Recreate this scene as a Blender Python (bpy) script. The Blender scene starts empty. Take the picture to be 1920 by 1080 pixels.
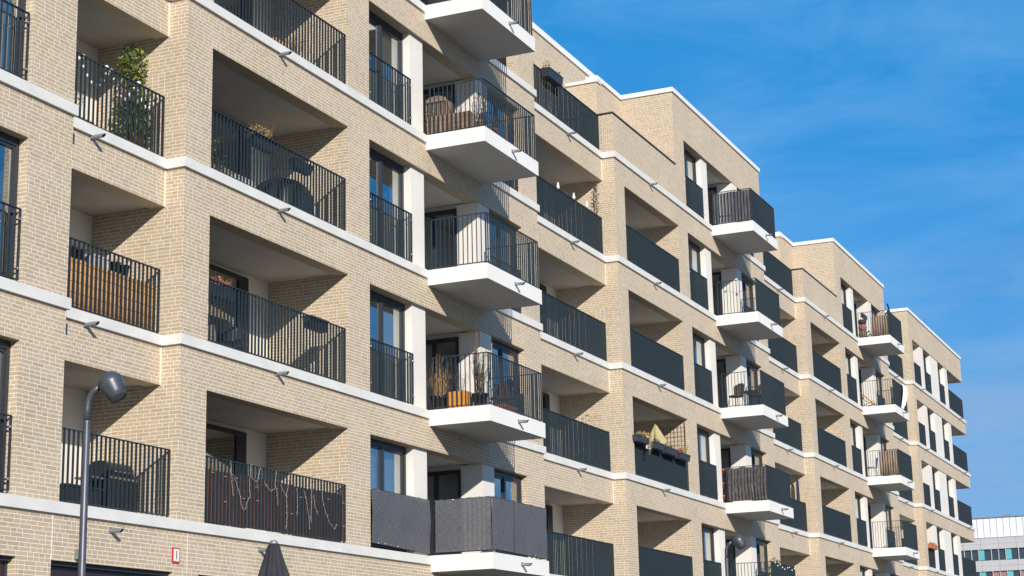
import bpy, math, random
from mathutils import Vector, Matrix
random.seed(7)
R = math.radians
G = 4.6                      # street level lies 4.6 m below the first string course (z = 0 of the facade frame)
H = 3.0                      # storey height
scene = bpy.context.scene
col = scene.collection

# ---------------------------------------------------------------- camera
cam_d = bpy.data.cameras.new("camera")
cam = bpy.data.objects.new("camera", cam_d)
col.objects.link(cam)
yaw, pitch, roll = R(23.704), R(13.3807), R(-1.3063)
fw = Vector((math.cos(yaw)*math.cos(pitch), math.sin(yaw)*math.cos(pitch), math.sin(pitch)))
rt = fw.cross(Vector((0, 0, 1))).normalized()
up = rt.cross(fw)
r2 = rt*math.cos(roll)+up*math.sin(roll)
u2 = -rt*math.sin(roll)+up*math.cos(roll)
m = Matrix((r2, u2, -fw)).transposed().to_4x4()
m.translation = Vector((-23.2265, -16.0805, -2.9604+G))
cam.matrix_world = m
cam_d.sensor_width = 36.0
cam_d.lens = 3278.482/1920*36.0
cam_d.clip_end = 3000
cam_d.clip_start = 0.1
scene.camera = cam

# ---------------------------------------------------------------- light
SUN_TO = Vector((-1.10, -1.0, 0.615)).normalized()          # towards the sun
elev = math.asin(SUN_TO.z)
w = bpy.data.worlds.new("World")
scene.world = w
w.use_nodes = True
wn, wl = w.node_tree.nodes, w.node_tree.links
for n in list(wn): wn.remove(n)
sky = wn.new('ShaderNodeTexSky'); sky.sky_type = 'NISHITA'; sky.sun_disc = False
sky.sun_elevation = elev
sky.sun_rotation = math.atan2(SUN_TO.x, SUN_TO.y)
sky.air_density = 1.0; sky.dust_density = 0.15; sky.ozone_density = 4.0; sky.altitude = 50
tc = wn.new('ShaderNodeTexCoord')
mp = wn.new('ShaderNodeMapping'); mp.inputs['Scale'].default_value = (1.0, 1.0, 3.2); mp.inputs['Rotation'].default_value = (0.0, R(14), R(10))
nz = wn.new('ShaderNodeTexNoise'); nz.inputs['Scale'].default_value = 5.5; nz.inputs['Detail'].default_value = 9; nz.inputs['Roughness'].default_value = .60; nz.inputs['Distortion'].default_value = .5
rp = wn.new('ShaderNodeValToRGB'); rp.color_ramp.elements[0].position = .42; rp.color_ramp.elements[1].position = .70
rp.color_ramp.elements[1].color = (.46, .46, .46, 1)
mixc = wn.new('ShaderNodeMix'); mixc.data_type = 'RGBA'
mixc.inputs[7].default_value = (1.75, 4.0, 7.0, 1)
# clear winter air: the sky model is blended with an even azure so it stays saturated down to the roofs
sepz = wn.new('ShaderNodeSeparateXYZ'); azr = wn.new('ShaderNodeValToRGB'); blend = wn.new('ShaderNodeMix'); blend.data_type = 'RGBA'; blend.inputs[0].default_value = .65
AZ = [(0.0, (.085, .265, .60)), (.135, (.052, .270, .660)), (.25, (.022, .292, .74)), (.38, (.010, .300, .745)), (1.0, (.02, .12, .40))]
e_ = azr.color_ramp.elements
e_[0].position = 0; e_[0].color = (*AZ[0][1], 1); e_[1].position = 1; e_[1].color = (*AZ[-1][1], 1)
for p_, c_ in AZ[1:-1]:
    q_ = e_.new(p_); q_.color = (*c_, 1)
sc_ = wn.new('ShaderNodeVectorMath'); sc_.operation = 'SCALE'; sc_.inputs['Scale'].default_value = 1/.12
hs = wn.new('ShaderNodeHueSaturation'); hs.inputs['Saturation'].default_value = 1.22; hs.inputs['Value'].default_value = 1.0
bg = wn.new('ShaderNodeBackground'); bg.inputs['Strength'].default_value = 0.12
wo = wn.new('ShaderNodeOutputWorld')
wl.new(tc.outputs['Generated'], mp.inputs['Vector']); wl.new(mp.outputs[0], nz.inputs['Vector'])
wl.new(nz.outputs['Fac'], rp.inputs[0]); wl.new(rp.outputs[0], mixc.inputs[0])
wl.new(tc.outputs['Generated'], sepz.inputs[0]); wl.new(sepz.outputs[2], azr.inputs[0]); wl.new(azr.outputs[0], sc_.inputs[0])
wl.new(sky.outputs[0], hs.inputs['Color']); wl.new(hs.outputs[0], blend.inputs[6]); wl.new(sc_.outputs[0], blend.inputs[7]); 
# sunward half of the sky: paler, less blue, as around any low sun
dt = wn.new('ShaderNodeVectorMath'); dt.operation = 'DOT_PRODUCT'; dt.inputs[1].default_value = Vector((SUN_TO.x, SUN_TO.y, 0)).normalized()
wl.new(tc.outputs['Generated'], dt.inputs[0])
mr = wn.new('ShaderNodeMapRange'); mr.interpolation_type = 'SMOOTHSTEP'; mr.inputs['From Min'].default_value = -.1; mr.inputs['From Max'].default_value = .6; mr.inputs['To Max'].default_value = .45
wl.new(dt.outputs['Value'], mr.inputs['Value'])
pale = wn.new('ShaderNodeMix'); pale.data_type = 'RGBA'; pale.inputs[7].default_value = (2.1, 1.95, 1.85, 1)
wl.new(mr.outputs[0], pale.inputs[0]); wl.new(blend.outputs[2], pale.inputs[6]); wl.new(pale.outputs[2], mixc.inputs[6])

# long low banks of thin mauve cloud near the horizon
mp2 = wn.new('ShaderNodeMapping'); mp2.inputs['Scale'].default_value = (2.2, 2.2, 13.0); mp2.inputs['Location'].default_value = (.4, .1, .35)
nz4 = wn.new('ShaderNodeTexNoise'); nz4.inputs['Scale'].default_value = 3.0; nz4.inputs['Detail'].default_value = 6; nz4.inputs['Roughness'].default_value = .5
rp4 = wn.new('ShaderNodeValToRGB'); rp4.color_ramp.elements[0].position = .42; rp4.color_ramp.elements[1].position = .62; rp4.color_ramp.elements[1].color = (.7, .7, .7, 1)
lowr = wn.new('ShaderNodeMapRange'); lowr.inputs['From Min'].default_value = .27; lowr.inputs['From Max'].default_value = .17
mlt = wn.new('ShaderNodeMath'); mlt.operation = 'MULTIPLY'
low = wn.new('ShaderNodeMix'); low.data_type = 'RGBA'; low.inputs[7].default_value = (2.1, 3.6, 5.9, 1)
wl.new(tc.outputs['Generated'], mp2.inputs[0]); wl.new(mp2.outputs[0], nz4.inputs['Vector']); wl.new(nz4.outputs['Fac'], rp4.inputs[0])
wl.new(sepz.outputs[2], lowr.inputs['Value']); wl.new(rp4.outputs[0], mlt.inputs[0]); wl.new(lowr.outputs[0], mlt.inputs[1])
wl.new(mlt.outputs[0], low.inputs[0]); wl.new(mixc.outputs[2], low.inputs[6])
wl.new(low.outputs[2], bg.inputs['Color']); wl.new(bg.outputs[0], wo.inputs['Surface'])
sd = bpy.data.lights.new("sun", 'SUN'); sd.energy = 5.0; sd.angle = R(0.5); sd.color = (1.0, .925, .82)
so = bpy.data.objects.new("sun", sd); col.objects.link(so)
so.rotation_euler = SUN_TO.to_track_quat('Z', 'Y').to_euler()
so.location = (0, -40, 60)
scene.view_settings.view_transform = 'Standard'
scene.view_settings.look = 'None'
scene.view_settings.exposure = 0.06
scene.view_settings.gamma = 1.0
scene.render.resolution_x = 1024; scene.render.resolution_y = 576

# ---------------------------------------------------------------- materials
class NT:
    def __init__(s, name):
        s.m = bpy.data.materials.new(name); s.m.use_nodes = True
        s.n = s.m.node_tree.nodes; s.l = s.m.node_tree.links
        s.b = s.n.get('Principled BSDF'); s.out = s.n.get('Material Output')
    def node(s, t, **kw):
        n = s.n.new(t)
        for k, v in kw.items(): setattr(n, k, v)
        return n
    def math(s, op, a, b=None, c=None):
        n = s.n.new('ShaderNodeMath'); n.operation = op
        for i, v in enumerate((a, b, c)):
            if v is None: continue
            if isinstance(v, (int, float)): n.inputs[i].default_value = v
            else: s.l.new(v, n.inputs[i])
        return n.outputs[0]
    def link(s, a, b): s.l.new(a, b)
    def ramp(s, fac, stops):
        n = s.n.new('ShaderNodeValToRGB'); e = n.color_ramp.elements
        while len(e) > 1: e.remove(e[-1])
        e[0].position = stops[0][0]; e[0].color = (*stops[0][1], 1)
        for p, c in stops[1:]:
            x = e.new(p); x.color = (*c, 1)
        s.l.new(fac, n.inputs[0]); return n.outputs[0]
    def mix(s, f, a, b, blend='MIX'):
        n = s.n.new('ShaderNodeMix'); n.data_type = 'RGBA'; n.blend_type = blend
        for i, v in ((0, f), (6, a), (7, b)):
            if isinstance(v, tuple): n.inputs[i].default_value = (*v, 1)
            elif isinstance(v, (int, float)): n.inputs[i].default_value = v
            else: s.l.new(v, n.inputs[i])
        return n.outputs[2]

def uvnode(t): return t.node('ShaderNodeUVMap', uv_map='UVMap').outputs[0]

def brick_material(name, vertical=False):
    t = NT(name)
    sep = t.node('ShaderNodeSeparateXYZ'); t.link(uvnode(t), sep.inputs[0])
    x, z = (sep.outputs[1], sep.outputs[0]) if vertical else (sep.outputs[0], sep.outputs[1])
    CH, BL = .0625, .25
    zr = t.math('DIVIDE', z, CH); row = t.math('FLOOR', zr); fz = t.math('FRACT', zr)
    wn1 = t.node('ShaderNodeTexWhiteNoise', noise_dimensions='1D'); t.link(row, wn1.inputs['W'])
    par = t.math('MULTIPLY', t.math('MODULO', t.math('ABSOLUTE', row), 2.0), .5)
    sh = t.math('ADD', t.math('MULTIPLY', t.math('ROUND', t.math('MULTIPLY', wn1.outputs['Value'], 3.0)), .25), par)
    xs = t.math('ADD', t.math('DIVIDE', x, BL), sh)
    c = t.math('FLOOR', xs); fx = t.math('FRACT', xs)
    cv = t.node('ShaderNodeCombineXYZ'); t.link(c, cv.inputs[0]); t.link(row, cv.inputs[1])
    wn2 = t.node('ShaderNodeTexWhiteNoise', noise_dimensions='2D'); t.link(cv.outputs[0], wn2.inputs['Vector'])
    split = t.math('GREATER_THAN', wn2.outputs['Value'], .70)
    fx2 = t.math('FRACT', t.math('MULTIPLY', fx, 2.0)); half = t.math('FLOOR', t.math('MULTIPLY', fx, 2.0))
    inv = t.math('SUBTRACT', 1.0, split)
    dx1 = t.math('MULTIPLY', t.math('MINIMUM', fx, t.math('SUBTRACT', 1.0, fx)), BL)
    dx2 = t.math('MULTIPLY', t.math('MINIMUM', fx2, t.math('SUBTRACT', 1.0, fx2)), BL/2)
    dx = t.math('ADD', t.math('MULTIPLY', dx1, inv), t.math('MULTIPLY', dx2, split))
    dz = t.math('MULTIPLY', t.math('MINIMUM', fz, t.math('SUBTRACT', 1.0, fz)), CH)
    d = t.math('MINIMUM', dx, dz)
    nzd = t.node('ShaderNodeTexNoise'); nzd.inputs['Scale'].default_value = 60; nzd.inputs['Detail'].default_value = 2; t.link(uvnode(t), nzd.inputs['Vector'])
    d = t.math('ADD', d, t.math('MULTIPLY', t.math('SUBTRACT', nzd.outputs['Fac'], .5), .004))
    ms = t.node('ShaderNodeMapRange', interpolation_type='SMOOTHSTEP'); ms.inputs['From Min'].default_value = .0032; ms.inputs['From Max'].default_value = .0056
    t.link(d, ms.inputs['Value']); isb = ms.outputs[0]
    id2 = t.math('ADD', t.math('MULTIPLY', c, 2.0), t.math('MULTIPLY', half, split))
    cv2 = t.node('ShaderNodeCombineXYZ'); t.link(id2, cv2.inputs[0]); t.link(row, cv2.inputs[1])
    wn3 = t.node('ShaderNodeTexWhiteNoise', noise_dimensions='2D'); t.link(cv2.outputs[0], wn3.inputs['Vector'])
    bc = t.ramp(wn3.outputs['Value'], [(0, (.465, .380, .275)), (.2, (.505, .420, .302)), (.45, (.535, .445, .322)), (.62, (.525, .42, .280)), (.8, (.56, .475, .365)), (.93, (.54, .415, .318)), (1, (.49, .405, .325))])
    nz2 = t.node('ShaderNodeTexNoise'); nz2.inputs['Scale'].default_value = 45; nz2.inputs['Detail'].default_value = 4; t.link(uvnode(t), nz2.inputs['Vector'])
    g = t.ramp(nz2.outputs['Fac'], [(.3, (.84, .84, .84)), (.7, (1.08, 1.08, 1.08))])
    bc = t.mix(1.0, bc, g, 'MULTIPLY')
    nz3 = t.node('ShaderNodeTexNoise'); nz3.inputs['Scale'].default_value = .7; nz3.inputs['Detail'].default_value = 5; t.link(uvnode(t), nz3.inputs['Vector'])
    g3 = t.ramp(nz3.outputs['Fac'], [(.3, (.87, .86, .84)), (.7, (1.01, 1.0, .98))])
    bc = t.mix(1.0, bc, g3, 'MULTIPLY')
    full = t.mix(isb, (.84, .765, .675), bc)
    t.link(full, t.b.inputs['Base Color']); t.b.inputs['Roughness'].default_value = .88
    bp = t.node('ShaderNodeBump'); bp.inputs['Strength'].default_value = .5; bp.inputs['Distance'].default_value = .003
    hgt = t.math('ADD', isb, t.math('MULTIPLY', nz2.outputs['Fac'], .5))
    t.link(hgt, bp.inputs['Height']); t.link(bp.outputs[0], t.b.inputs['Normal'])
    return t.m

def noisy(name, c1, c2, scale=8, rough=.8, bump=0.0, detail=5, metallic=0.0, stretch=None, spec=None, coord='Object', lo=.3, hi=.7):
    t = NT(name)
    tc = t.node('ShaderNodeTexCoord'); mp = t.node('ShaderNodeMapping')
    if stretch: mp.inputs['Scale'].default_value = stretch
    t.link(tc.outputs[coord], mp.inputs[0])
    n = t.node('ShaderNodeTexNoise'); n.inputs['Scale'].default_value = scale; n.inputs['Detail'].default_value = detail
    t.link(mp.outputs[0], n.inputs['Vector'])
    t.link(t.ramp(n.outputs['Fac'], [(lo, c1), (hi, c2)]), t.b.inputs['Base Color'])
    t.b.inputs['Roughness'].default_value = rough; t.b.inputs['Metallic'].default_value = metallic
    if spec is not None: t.b.inputs['Specular IOR Level'].default_value = spec
    if bump:
        b = t.node('ShaderNodeBump'); b.inputs['Strength'].default_value = .4; b.inputs['Distance'].default_value = bump
        t.link(n.outputs['Fac'], b.inputs['Height']); t.link(b.outputs[0], t.b.inputs['Normal'])
    return t.m

M = {}
M['brick'] = brick_material('buff_brick')
M['brick_soldier'] = brick_material('buff_brick_upright', True)
M['joint'] = noisy('expansion_joint_sealant', (.74, .69, .60), (.80, .75, .66), 20, .7)
M['precast'] = noisy('pale_precast_concrete', (.64, .64, .625), (.73, .73, .71), 2.2, .75, .0006, stretch=(1, 1, 2))
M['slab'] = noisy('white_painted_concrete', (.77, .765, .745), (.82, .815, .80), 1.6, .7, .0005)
M['soffit'] = noisy('grey_slab_soffit', (.44, .43, .415), (.50, .49, .475), 1.2, .85, .0006)  # slab underside, a darker grey than its other faces
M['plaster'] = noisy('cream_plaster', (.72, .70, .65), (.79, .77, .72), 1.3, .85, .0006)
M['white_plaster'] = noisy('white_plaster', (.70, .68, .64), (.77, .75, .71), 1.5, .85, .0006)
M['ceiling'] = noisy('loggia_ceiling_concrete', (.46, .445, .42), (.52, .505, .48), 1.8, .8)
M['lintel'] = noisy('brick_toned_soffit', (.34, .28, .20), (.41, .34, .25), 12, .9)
M['floor'] = noisy('balcony_floor_slabs', (.34, .33, .31), (.42, .41, .39), 5, .85)
M['anthracite'] = noisy('anthracite_powder_coat', (.019, .031, .042), (.027, .040, .053), 14, .42, spec=.35)
M['frame'] = noisy('dark_window_frame', (.022, .028, .038), (.030, .037, .048), 14, .35)
M['coping'] = noisy('white_coping_sheet', (.80, .81, .82), (.86, .86, .86), 1.0, .45)
M['dark_coping'] = noisy('dark_coping_sheet', (.03, .035, .045), (.045, .05, .06), 3, .4)
M['alu'] = noisy('dull_aluminium', (.28, .30, .32), (.36, .38, .40), 8, .5, metallic=.6)
M['steel'] = noisy('bright_steel', (.6, .62, .64), (.75, .76, .78), 8, .25, metallic=1)
M['asphalt'] = noisy('asphalt', (.04, .04, .042), (.065, .065, .067), 60, .9, .003)
M['pavement'] = noisy('concrete_paving', (.10, .098, .092), (.15, .147, .14), 4, .85, .002)
M['earth'] = noisy('far_ground', (.06, .06, .04), (.10, .10, .08), .2, .95)
M['room'] = noisy('room_paint', (.30, .29, .27), (.36, .35, .33), 2, .9)
M['curtain'] = noisy('cream_curtain_and_reflection', (.50, .47, .40), (.62, .58, .51), 5, .9, stretch=(6, 6, .4))  # cream also stands in for the sunlit pilaster reflected at the pane's edge
M['sheer'] = noisy('pale_blue_blind', (.50, .55, .60), (.62, .66, .70), 3, .8)
M['maroon'] = noisy('dark_maroon_panel', (.032, .012, .018), (.042, .017, .024), 3, .35)
M['lamp'] = noisy('street_lamp_paint', (.075, .082, .105), (.105, .112, .14), 6, .42, metallic=.4)
M['lens'] = noisy('frosted_lamp_lens', (.28, .27, .28), (.36, .35, .36), 10, .25)
M['canvas'] = noisy('charcoal_canvas', (.018, .018, .025), (.034, .034, .043), 9, .85, .002)
M['screen'] = None
M['yellow_canvas'] = noisy('mustard_canvas', (.38, .31, .16), (.48, .41, .24), 6, .85, .002)
M['white_cloth'] = noisy('white_cloth', (.72, .73, .75), (.84, .84, .85), 5, .85)
M['black_plastic'] = noisy('black_plastic', (.012, .014, .018), (.024, .027, .034), 9, .45)
M['grey_plastic'] = noisy('slate_plastic_planter', (.026, .030, .042), (.040, .045, .060), 9, .5)
M['terracotta'] = noisy('terracotta', (.42, .13, .06), (.55, .19, .09), 7, .8)
M['orange_wood'] = noisy('oiled_orange_wood', (.45, .19, .035), (.66, .32, .07), 5, .55, stretch=(8, 8, 1))
M['red_wood'] = noisy('red_brown_slats', (.085, .035, .026), (.19, .085, .055), 5, .6, .002, stretch=(14, 14, .7))
M['old_wood'] = noisy('weathered_timber', (.13, .085, .06), (.36, .26, .19), 4, .8, .003, stretch=(12, 12, .8))
M['plank'] = noisy('grey_stained_planks', (.05, .052, .065), (.14, .14, .165), 4, .7, .002, stretch=(12, 12, .6))
M['reed'] = noisy('golden_reed_matting', (.34, .17, .06), (.62, .37, .16), 6, .8, .003, stretch=(30, 30, .8))
M['pale_reed'] = noisy('pale_split_bark', (.22, .15, .10), (.60, .46, .34), 5, .8, .003, stretch=(16, 16, .6))
M['leaf'] = noisy('green_leaf', (.035, .075, .012), (.11, .17, .03), 9, .6)
M['leaf_yellow'] = noisy('yellow_green_leaf', (.16, .20, .03), (.36, .34, .06), 9, .6)
M['dry'] = noisy('dry_grass_stem', (.34, .17, .06), (.66, .42, .20), 12, .8)
M['twig'] = noisy('brown_twig', (.12, .08, .055), (.26, .19, .13), 12, .9)
M['pink'] = noisy('pink_petals', (.45, .03, .10), (.60, .08, .18), 9, .6)
M['blue'] = noisy('blue_fabric', (.02, .13, .38), (.04, .20, .50), 9, .7)
M['navy'] = noisy('navy_fabric', (.015, .02, .06), (.03, .035, .09), 9, .8)
M['soil'] = noisy('potting_soil', (.03, .02, .015), (.06, .045, .03), 20, .95)
M['wicker'] = noisy('dark_wicker', (.035, .03, .028), (.085, .07, .065), 60, .7, .003)
M['bulb'] = noisy('white_paper_ball', (.78, .78, .78), (.85, .85, .85), 9, .7)
M['red'] = noisy('red_enamel', (.50, .02, .03), (.56, .03, .04), 5, .4)
M['warm_wire'] = noisy('dull_cream_wire', (.50, .47, .42), (.60, .57, .52), 5, .6)
M['white_enamel'] = noisy('white_enamel', (.78, .78, .77), (.82, .82, .81), 5, .35)
M['black_paint'] = noisy('black_enamel', (.015, .015, .015), (.02, .02, .02), 5, .4)
M['box_grey'] = noisy('grey_green_housing', (.16, .19, .18), (.20, .23, .22), 5, .5)
M['office_white'] = noisy('white_profiled_sheet', (.74, .76, .84), (.80, .82, .90), .3, .5)
M['office_grey'] = noisy('grey_panel_cladding', (.46, .46, .47), (.54, .54, .55), .25, .6, stretch=(1, .3, 3))
M['teal'] = noisy('teal_glass_panel', (.10, .44, .48), (.14, .50, .54), .4, .3)
M['rose'] = noisy('rose_roller_blind', (.35, .16, .16), (.42, .2, .2), .4, .7)
M['seam'] = noisy('panel_seam', (.24, .25, .28), (.27, .28, .3), 1, .6)

def glass_material(name, refl=.34, tint=(.42, .46, .48), power=2.2):
    t = NT(name); t.n.remove(t.b)
    tr = t.node('ShaderNodeBsdfTransparent'); tr.inputs[0].default_value = (*tint, 1)
    gl = t.node('ShaderNodeBsdfGlossy'); gl.inputs['Roughness'].default_value = .012; gl.inputs[0].default_value = (.86, .88, .88, 1)
    lw = t.node('ShaderNodeLayerWeight'); lw.inputs['Blend'].default_value = .5
    f = t.math('ADD', refl, t.math('MULTIPLY', t.math('POWER', lw.outputs['Facing'], power), 1-refl))
    nz = t.node('ShaderNodeTexNoise'); nz.inputs['Scale'].default_value = 1.3; tc = t.node('ShaderNodeTexCoord'); t.link(tc.outputs['Object'], nz.inputs['Vector'])
    bp = t.node('ShaderNodeBump'); bp.inputs['Strength'].default_value = .08; bp.inputs['Distance'].default_value = .02
    t.link(nz.outputs['Fac'], bp.inputs['Height']); t.link(bp.outputs[0], gl.inputs['Normal'])
    mx = t.node('ShaderNodeMixShader'); t.link(f, mx.inputs[0]); t.link(tr.outputs[0], mx.inputs[1]); t.link(gl.outputs[0], mx.inputs[2])
    t.link(mx.outputs[0], t.out.inputs['Surface']); return t.m
M['glass'] = glass_material('window_glass')
M['office_glass'] = noisy('office_window_glass', (.03, .045, .06), (.05, .07, .09), 2, .08, spec=.9)

def weave_material():
    t = NT('grey_screen_weave')
    sep = t.node('ShaderNodeSeparateXYZ'); t.link(uvnode(t), sep.inputs[0])
    a = t.math('SINE', t.math('MULTIPLY', sep.outputs[1], 620.0))
    n = t.node('ShaderNodeTexNoise'); n.inputs['Scale'].default_value = 9; n.inputs['Detail'].default_value = 6
    mp = t.node('ShaderNodeMapping'); mp.inputs['Scale'].default_value = (1, 14, 1); t.link(uvnode(t), mp.inputs[0]); t.link(mp.outputs[0], n.inputs['Vector'])
    t.link(t.ramp(n.outputs['Fac'], [(.34, (.062, .065, .080)), (.5, (.095, .099, .116)), (.66, (.155, .16, .18))]), t.b.inputs['Base Color'])
    t.b.inputs['Roughness'].default_value = .75
    bp = t.node('ShaderNodeBump'); bp.inputs['Strength'].default_value = .3; bp.inputs['Distance'].default_value = .001
    t.link(t.math('ADD', a, n.outputs['Fac']), bp.inputs['Height']); t.link(bp.outputs[0], t.b.inputs['Normal'])
    tr = t.node('ShaderNodeBsdfTransparent'); mx = t.node('ShaderNodeMixShader'); mx.inputs[0].default_value = .05
    t.link(t.b.outputs[0], mx.inputs[1]); t.link(tr.outputs[0], mx.inputs[2]); t.link(mx.outputs[0], t.out.inputs['Surface'])
    return t.m
M['screen'] = weave_material()
M['film'] = noisy('glossy_dark_film', (.045, .042, .045), (.13, .12, .12), 6, .25, .004, stretch=(6, 6, 1.2))

# ---------------------------------------------------------------- mesh helper
class MB:
    def __init__(s): s.v = []; s.f = []; s.mi = []; s.mats = []; s.smooth = []
    def mid(s, mat):
        if mat not in s.mats: s.mats.append(mat)
        return s.mats.index(mat)
    def face(s, pts, mat, smooth=False):
        i = len(s.v); s.v += [tuple(p) for p in pts]; s.f.append(tuple(range(i, i+len(pts)))); s.mi.append(s.mid(mat)); s.smooth.append(smooth)
    def box(s, x0, x1, y0, y1, z0, z1, mat, skip=''):
        i = len(s.v)
        s.v += [(x0, y0, z0), (x1, y0, z0), (x1, y1, z0), (x0, y1, z0), (x0, y0, z1), (x1, y0, z1), (x1, y1, z1), (x0, y1, z1)]
        F = {'b': (3, 2, 1, 0), 't': (4, 5, 6, 7), 'f': (0, 1, 5, 4), 'k': (2, 3, 7, 6), 'l': (3, 0, 4, 7), 'r': (1, 2, 6, 5)}
        for k, f in F.items():
            if k in skip: continue
            s.f.append(tuple(i+j for j in f)); s.mi.append(s.mid(mat)); s.smooth.append(False)
        return s
    def obox(s, c, ax, ay, az, mat):                      # oriented box: centre, three half axes
        c, ax, ay, az = map(Vector, (c, ax, ay, az)); i = len(s.v)
        for sx, sy, sz in ((-1, -1, -1), (1, -1, -1), (1, 1, -1), (-1, 1, -1), (-1, -1, 1), (1, -1, 1), (1, 1, 1), (-1, 1, 1)):
            s.v.append(tuple(c+ax*sx+ay*sy+az*sz))
        for f in ((3, 2, 1, 0), (4, 5, 6, 7), (0, 1, 5, 4), (2, 3, 7, 6), (3, 0, 4, 7), (1, 2, 6, 5)):
            s.f.append(tuple(i+j for j in f)); s.mi.append(s.mid(mat)); s.smooth.append(False)
        return s
    def tube(s, pts, rad, mat, n=8, caps=True):
        pts = [Vector(p) for p in pts]
        if isinstance(rad, (int, float)): rad = [rad]*len(pts)
        base = len(s.v); mi = s.mid(mat); ref = None
        for k, p in enumerate(pts):
            d = (pts[min(k+1, len(pts)-1)]-pts[max(k-1, 0)]).normalized()
            a = d.orthogonal().normalized() if ref is None else (ref-d*ref.dot(d)).normalized()
            ref = a; b = d.cross(a)
            for j in range(n):
                t = 2*math.pi*j/n
                s.v.append(tuple(p+(a*math.cos(t)+b*math.sin(t))*rad[k]))
        for k in range(len(pts)-1):
            for j in range(n):
                q = base+k*n; s.f.append((q+j, q+(j+1) % n, q+n+(j+1) % n, q+n+j)); s.mi.append(mi); s.smooth.append(True)
        if caps:
            s.f.append(tuple(base+j for j in reversed(range(n)))); s.mi.append(mi); s.smooth.append(False)
            q = base+(len(pts)-1)*n; s.f.append(tuple(q+j for j in range(n))); s.mi.append(mi); s.smooth.append(False)
        return s
    def lathe(s, prof, mat, origin=(0, 0, 0), axis=(0, 0, 1), n=20, flute=None):
        o = Vector(origin); d = Vector(axis).normalized(); a = d.orthogonal().normalized(); b = d.cross(a)
        base = len(s.v); mi = s.mid(mat)
        for r, h in prof:
            for j in range(n):
                t = 2*math.pi*j/n; rr = r*(flute(t, h) if flute else 1)
                s.v.append(tuple(o+d*h+(a*math.cos(t)+b*math.sin(t))*rr))
        for k in range(len(prof)-1):
            for j in range(n):
                q = base+k*n; s.f.append((q+j, q+(j+1) % n, q+n+(j+1) % n, q+n+j)); s.mi.append(mi); s.smooth.append(True)
        return s
    def ball(s, c, r, mat, n=8):
        c = Vector(c); prof = [(max(1e-4, r*math.sin(math.pi*k/6)), -r*math.cos(math.pi*k/6)) for k in range(7)]
        return s.lathe(prof, mat, c, n=n)
    def build(s, name, parent=None, loc=None, mesh_only=False):
        me = bpy.data.meshes.new(name); me.from_pydata(s.v, [], s.f)
        for mt in s.mats: me.materials.append(M[mt])
        me.polygons.foreach_set('material_index', s.mi); me.polygons.foreach_set('use_smooth', s.smooth)
        uv = me.uv_layers.new(name='UVMap'); me.update()
        data = uv.data; V = me.vertices
        for p in me.polygons:
            nx, ny, nz = (abs(q) for q in p.normal)
            for li in p.loop_indices:
                c = V[me.loops[li].vertex_index].co
                if nx >= ny and nx >= nz: data[li].uv = (c.y+.125, c.z)
                elif ny >= nz: data[li].uv = (c.x, c.z)
                else: data[li].uv = (c.x, c.y)
        if mesh_only: return me
        return link(name, me, parent, loc)

def link(name, me, parent=None, loc=None):
    o = bpy.data.objects.new(name, me); col.objects.link(o)
    if parent is not None: o.parent = parent
    if loc is not None: o.location = loc
    return o
def tag(o, label=None, cat=None, group=None, kind=None):
    if label: o['label'] = label
    if cat: o['category'] = cat
    if group: o['group'] = group
    if kind: o['kind'] = kind
    return o
def thing(name, label, cat, loc, group=None, rz=0):
    """loc is given in the facade frame (z = 0 at the first string course)"""
    o = bpy.data.objects.new(name, None); col.objects.link(o); o.empty_display_size = .1
    o.location = (loc[0], loc[1], loc[2]+G); o.rotation_euler.z = rz
    return tag(o, label, cat, group)
def copy_tree(o, parent=None):
    c = o.copy(); col.objects.link(c)
    if parent is not None: c.parent = parent
    for ch in [q for q in bpy.data.objects if q.parent == o]: copy_tree(ch, c)
    return c

# ---------------------------------------------------------------- ground
mb = MB(); mb.box(-600, 1500, -900, 900, -1, -.02, 'earth'); tag(mb.build('ground'), kind='structure')
mb = MB(); mb.box(-200, 400, -26, -11.0, -.5, -.0, 'asphalt'); tag(mb.build('road'), kind='structure')
mb = MB(); mb.box(-200, 400, -11.0, 30, -.5, .12, 'pavement'); tag(mb.build('pavement'), kind='structure')
mb = MB(); mb.box(-200, 400, -40, -26.0, -.5, .12, 'pavement'); tag(mb.build('pavement'), kind='structure')

# ================================================================ the apartment block
B = bpy.data.objects.new('apartment_building', None); col.objects.link(B); B.location = (0, 0, G)
tag(B, 'long buff brick apartment block with stepped facade, white slab balconies and dark railings', 'apartment building')
OT = 2.19                                  # opening head above floor
ROOF = 15.5

def wall_grid(mb, xs, zs, solid, y0, y1, mat):
    nx, nz = len(xs)-1, len(zs)-1
    S = lambda i, j: 0 <= i < nx and 0 <= j < nz and solid((xs[i]+xs[i+1])/2, (zs[j]+zs[j+1])/2)
    for i in range(nx):
        for j in range(nz):
            if not S(i, j): continue
            a, b, c, d = xs[i], xs[i+1], zs[j], zs[j+1]
            mb.face([(a, y0, c), (b, y0, c), (b, y0, d), (a, y0, d)], mat)
            mb.face([(b, y1, c), (a, y1, c), (a, y1, d), (b, y1, d)], mat)
            if not S(i-1, j): mb.face([(a, y1, c), (a, y0, c), (a, y0, d), (a, y1, d)], mat)
            if not S(i+1, j): mb.face([(b, y0, c), (b, y1, c), (b, y1, d), (b, y0, d)], mat)
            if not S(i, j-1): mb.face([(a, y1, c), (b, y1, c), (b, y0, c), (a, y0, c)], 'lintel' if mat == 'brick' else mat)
            if not S(i, j+1): mb.face([(a, y0, d), (b, y0, d), (b, y1, d), (a, y1, d)], mat)

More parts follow.
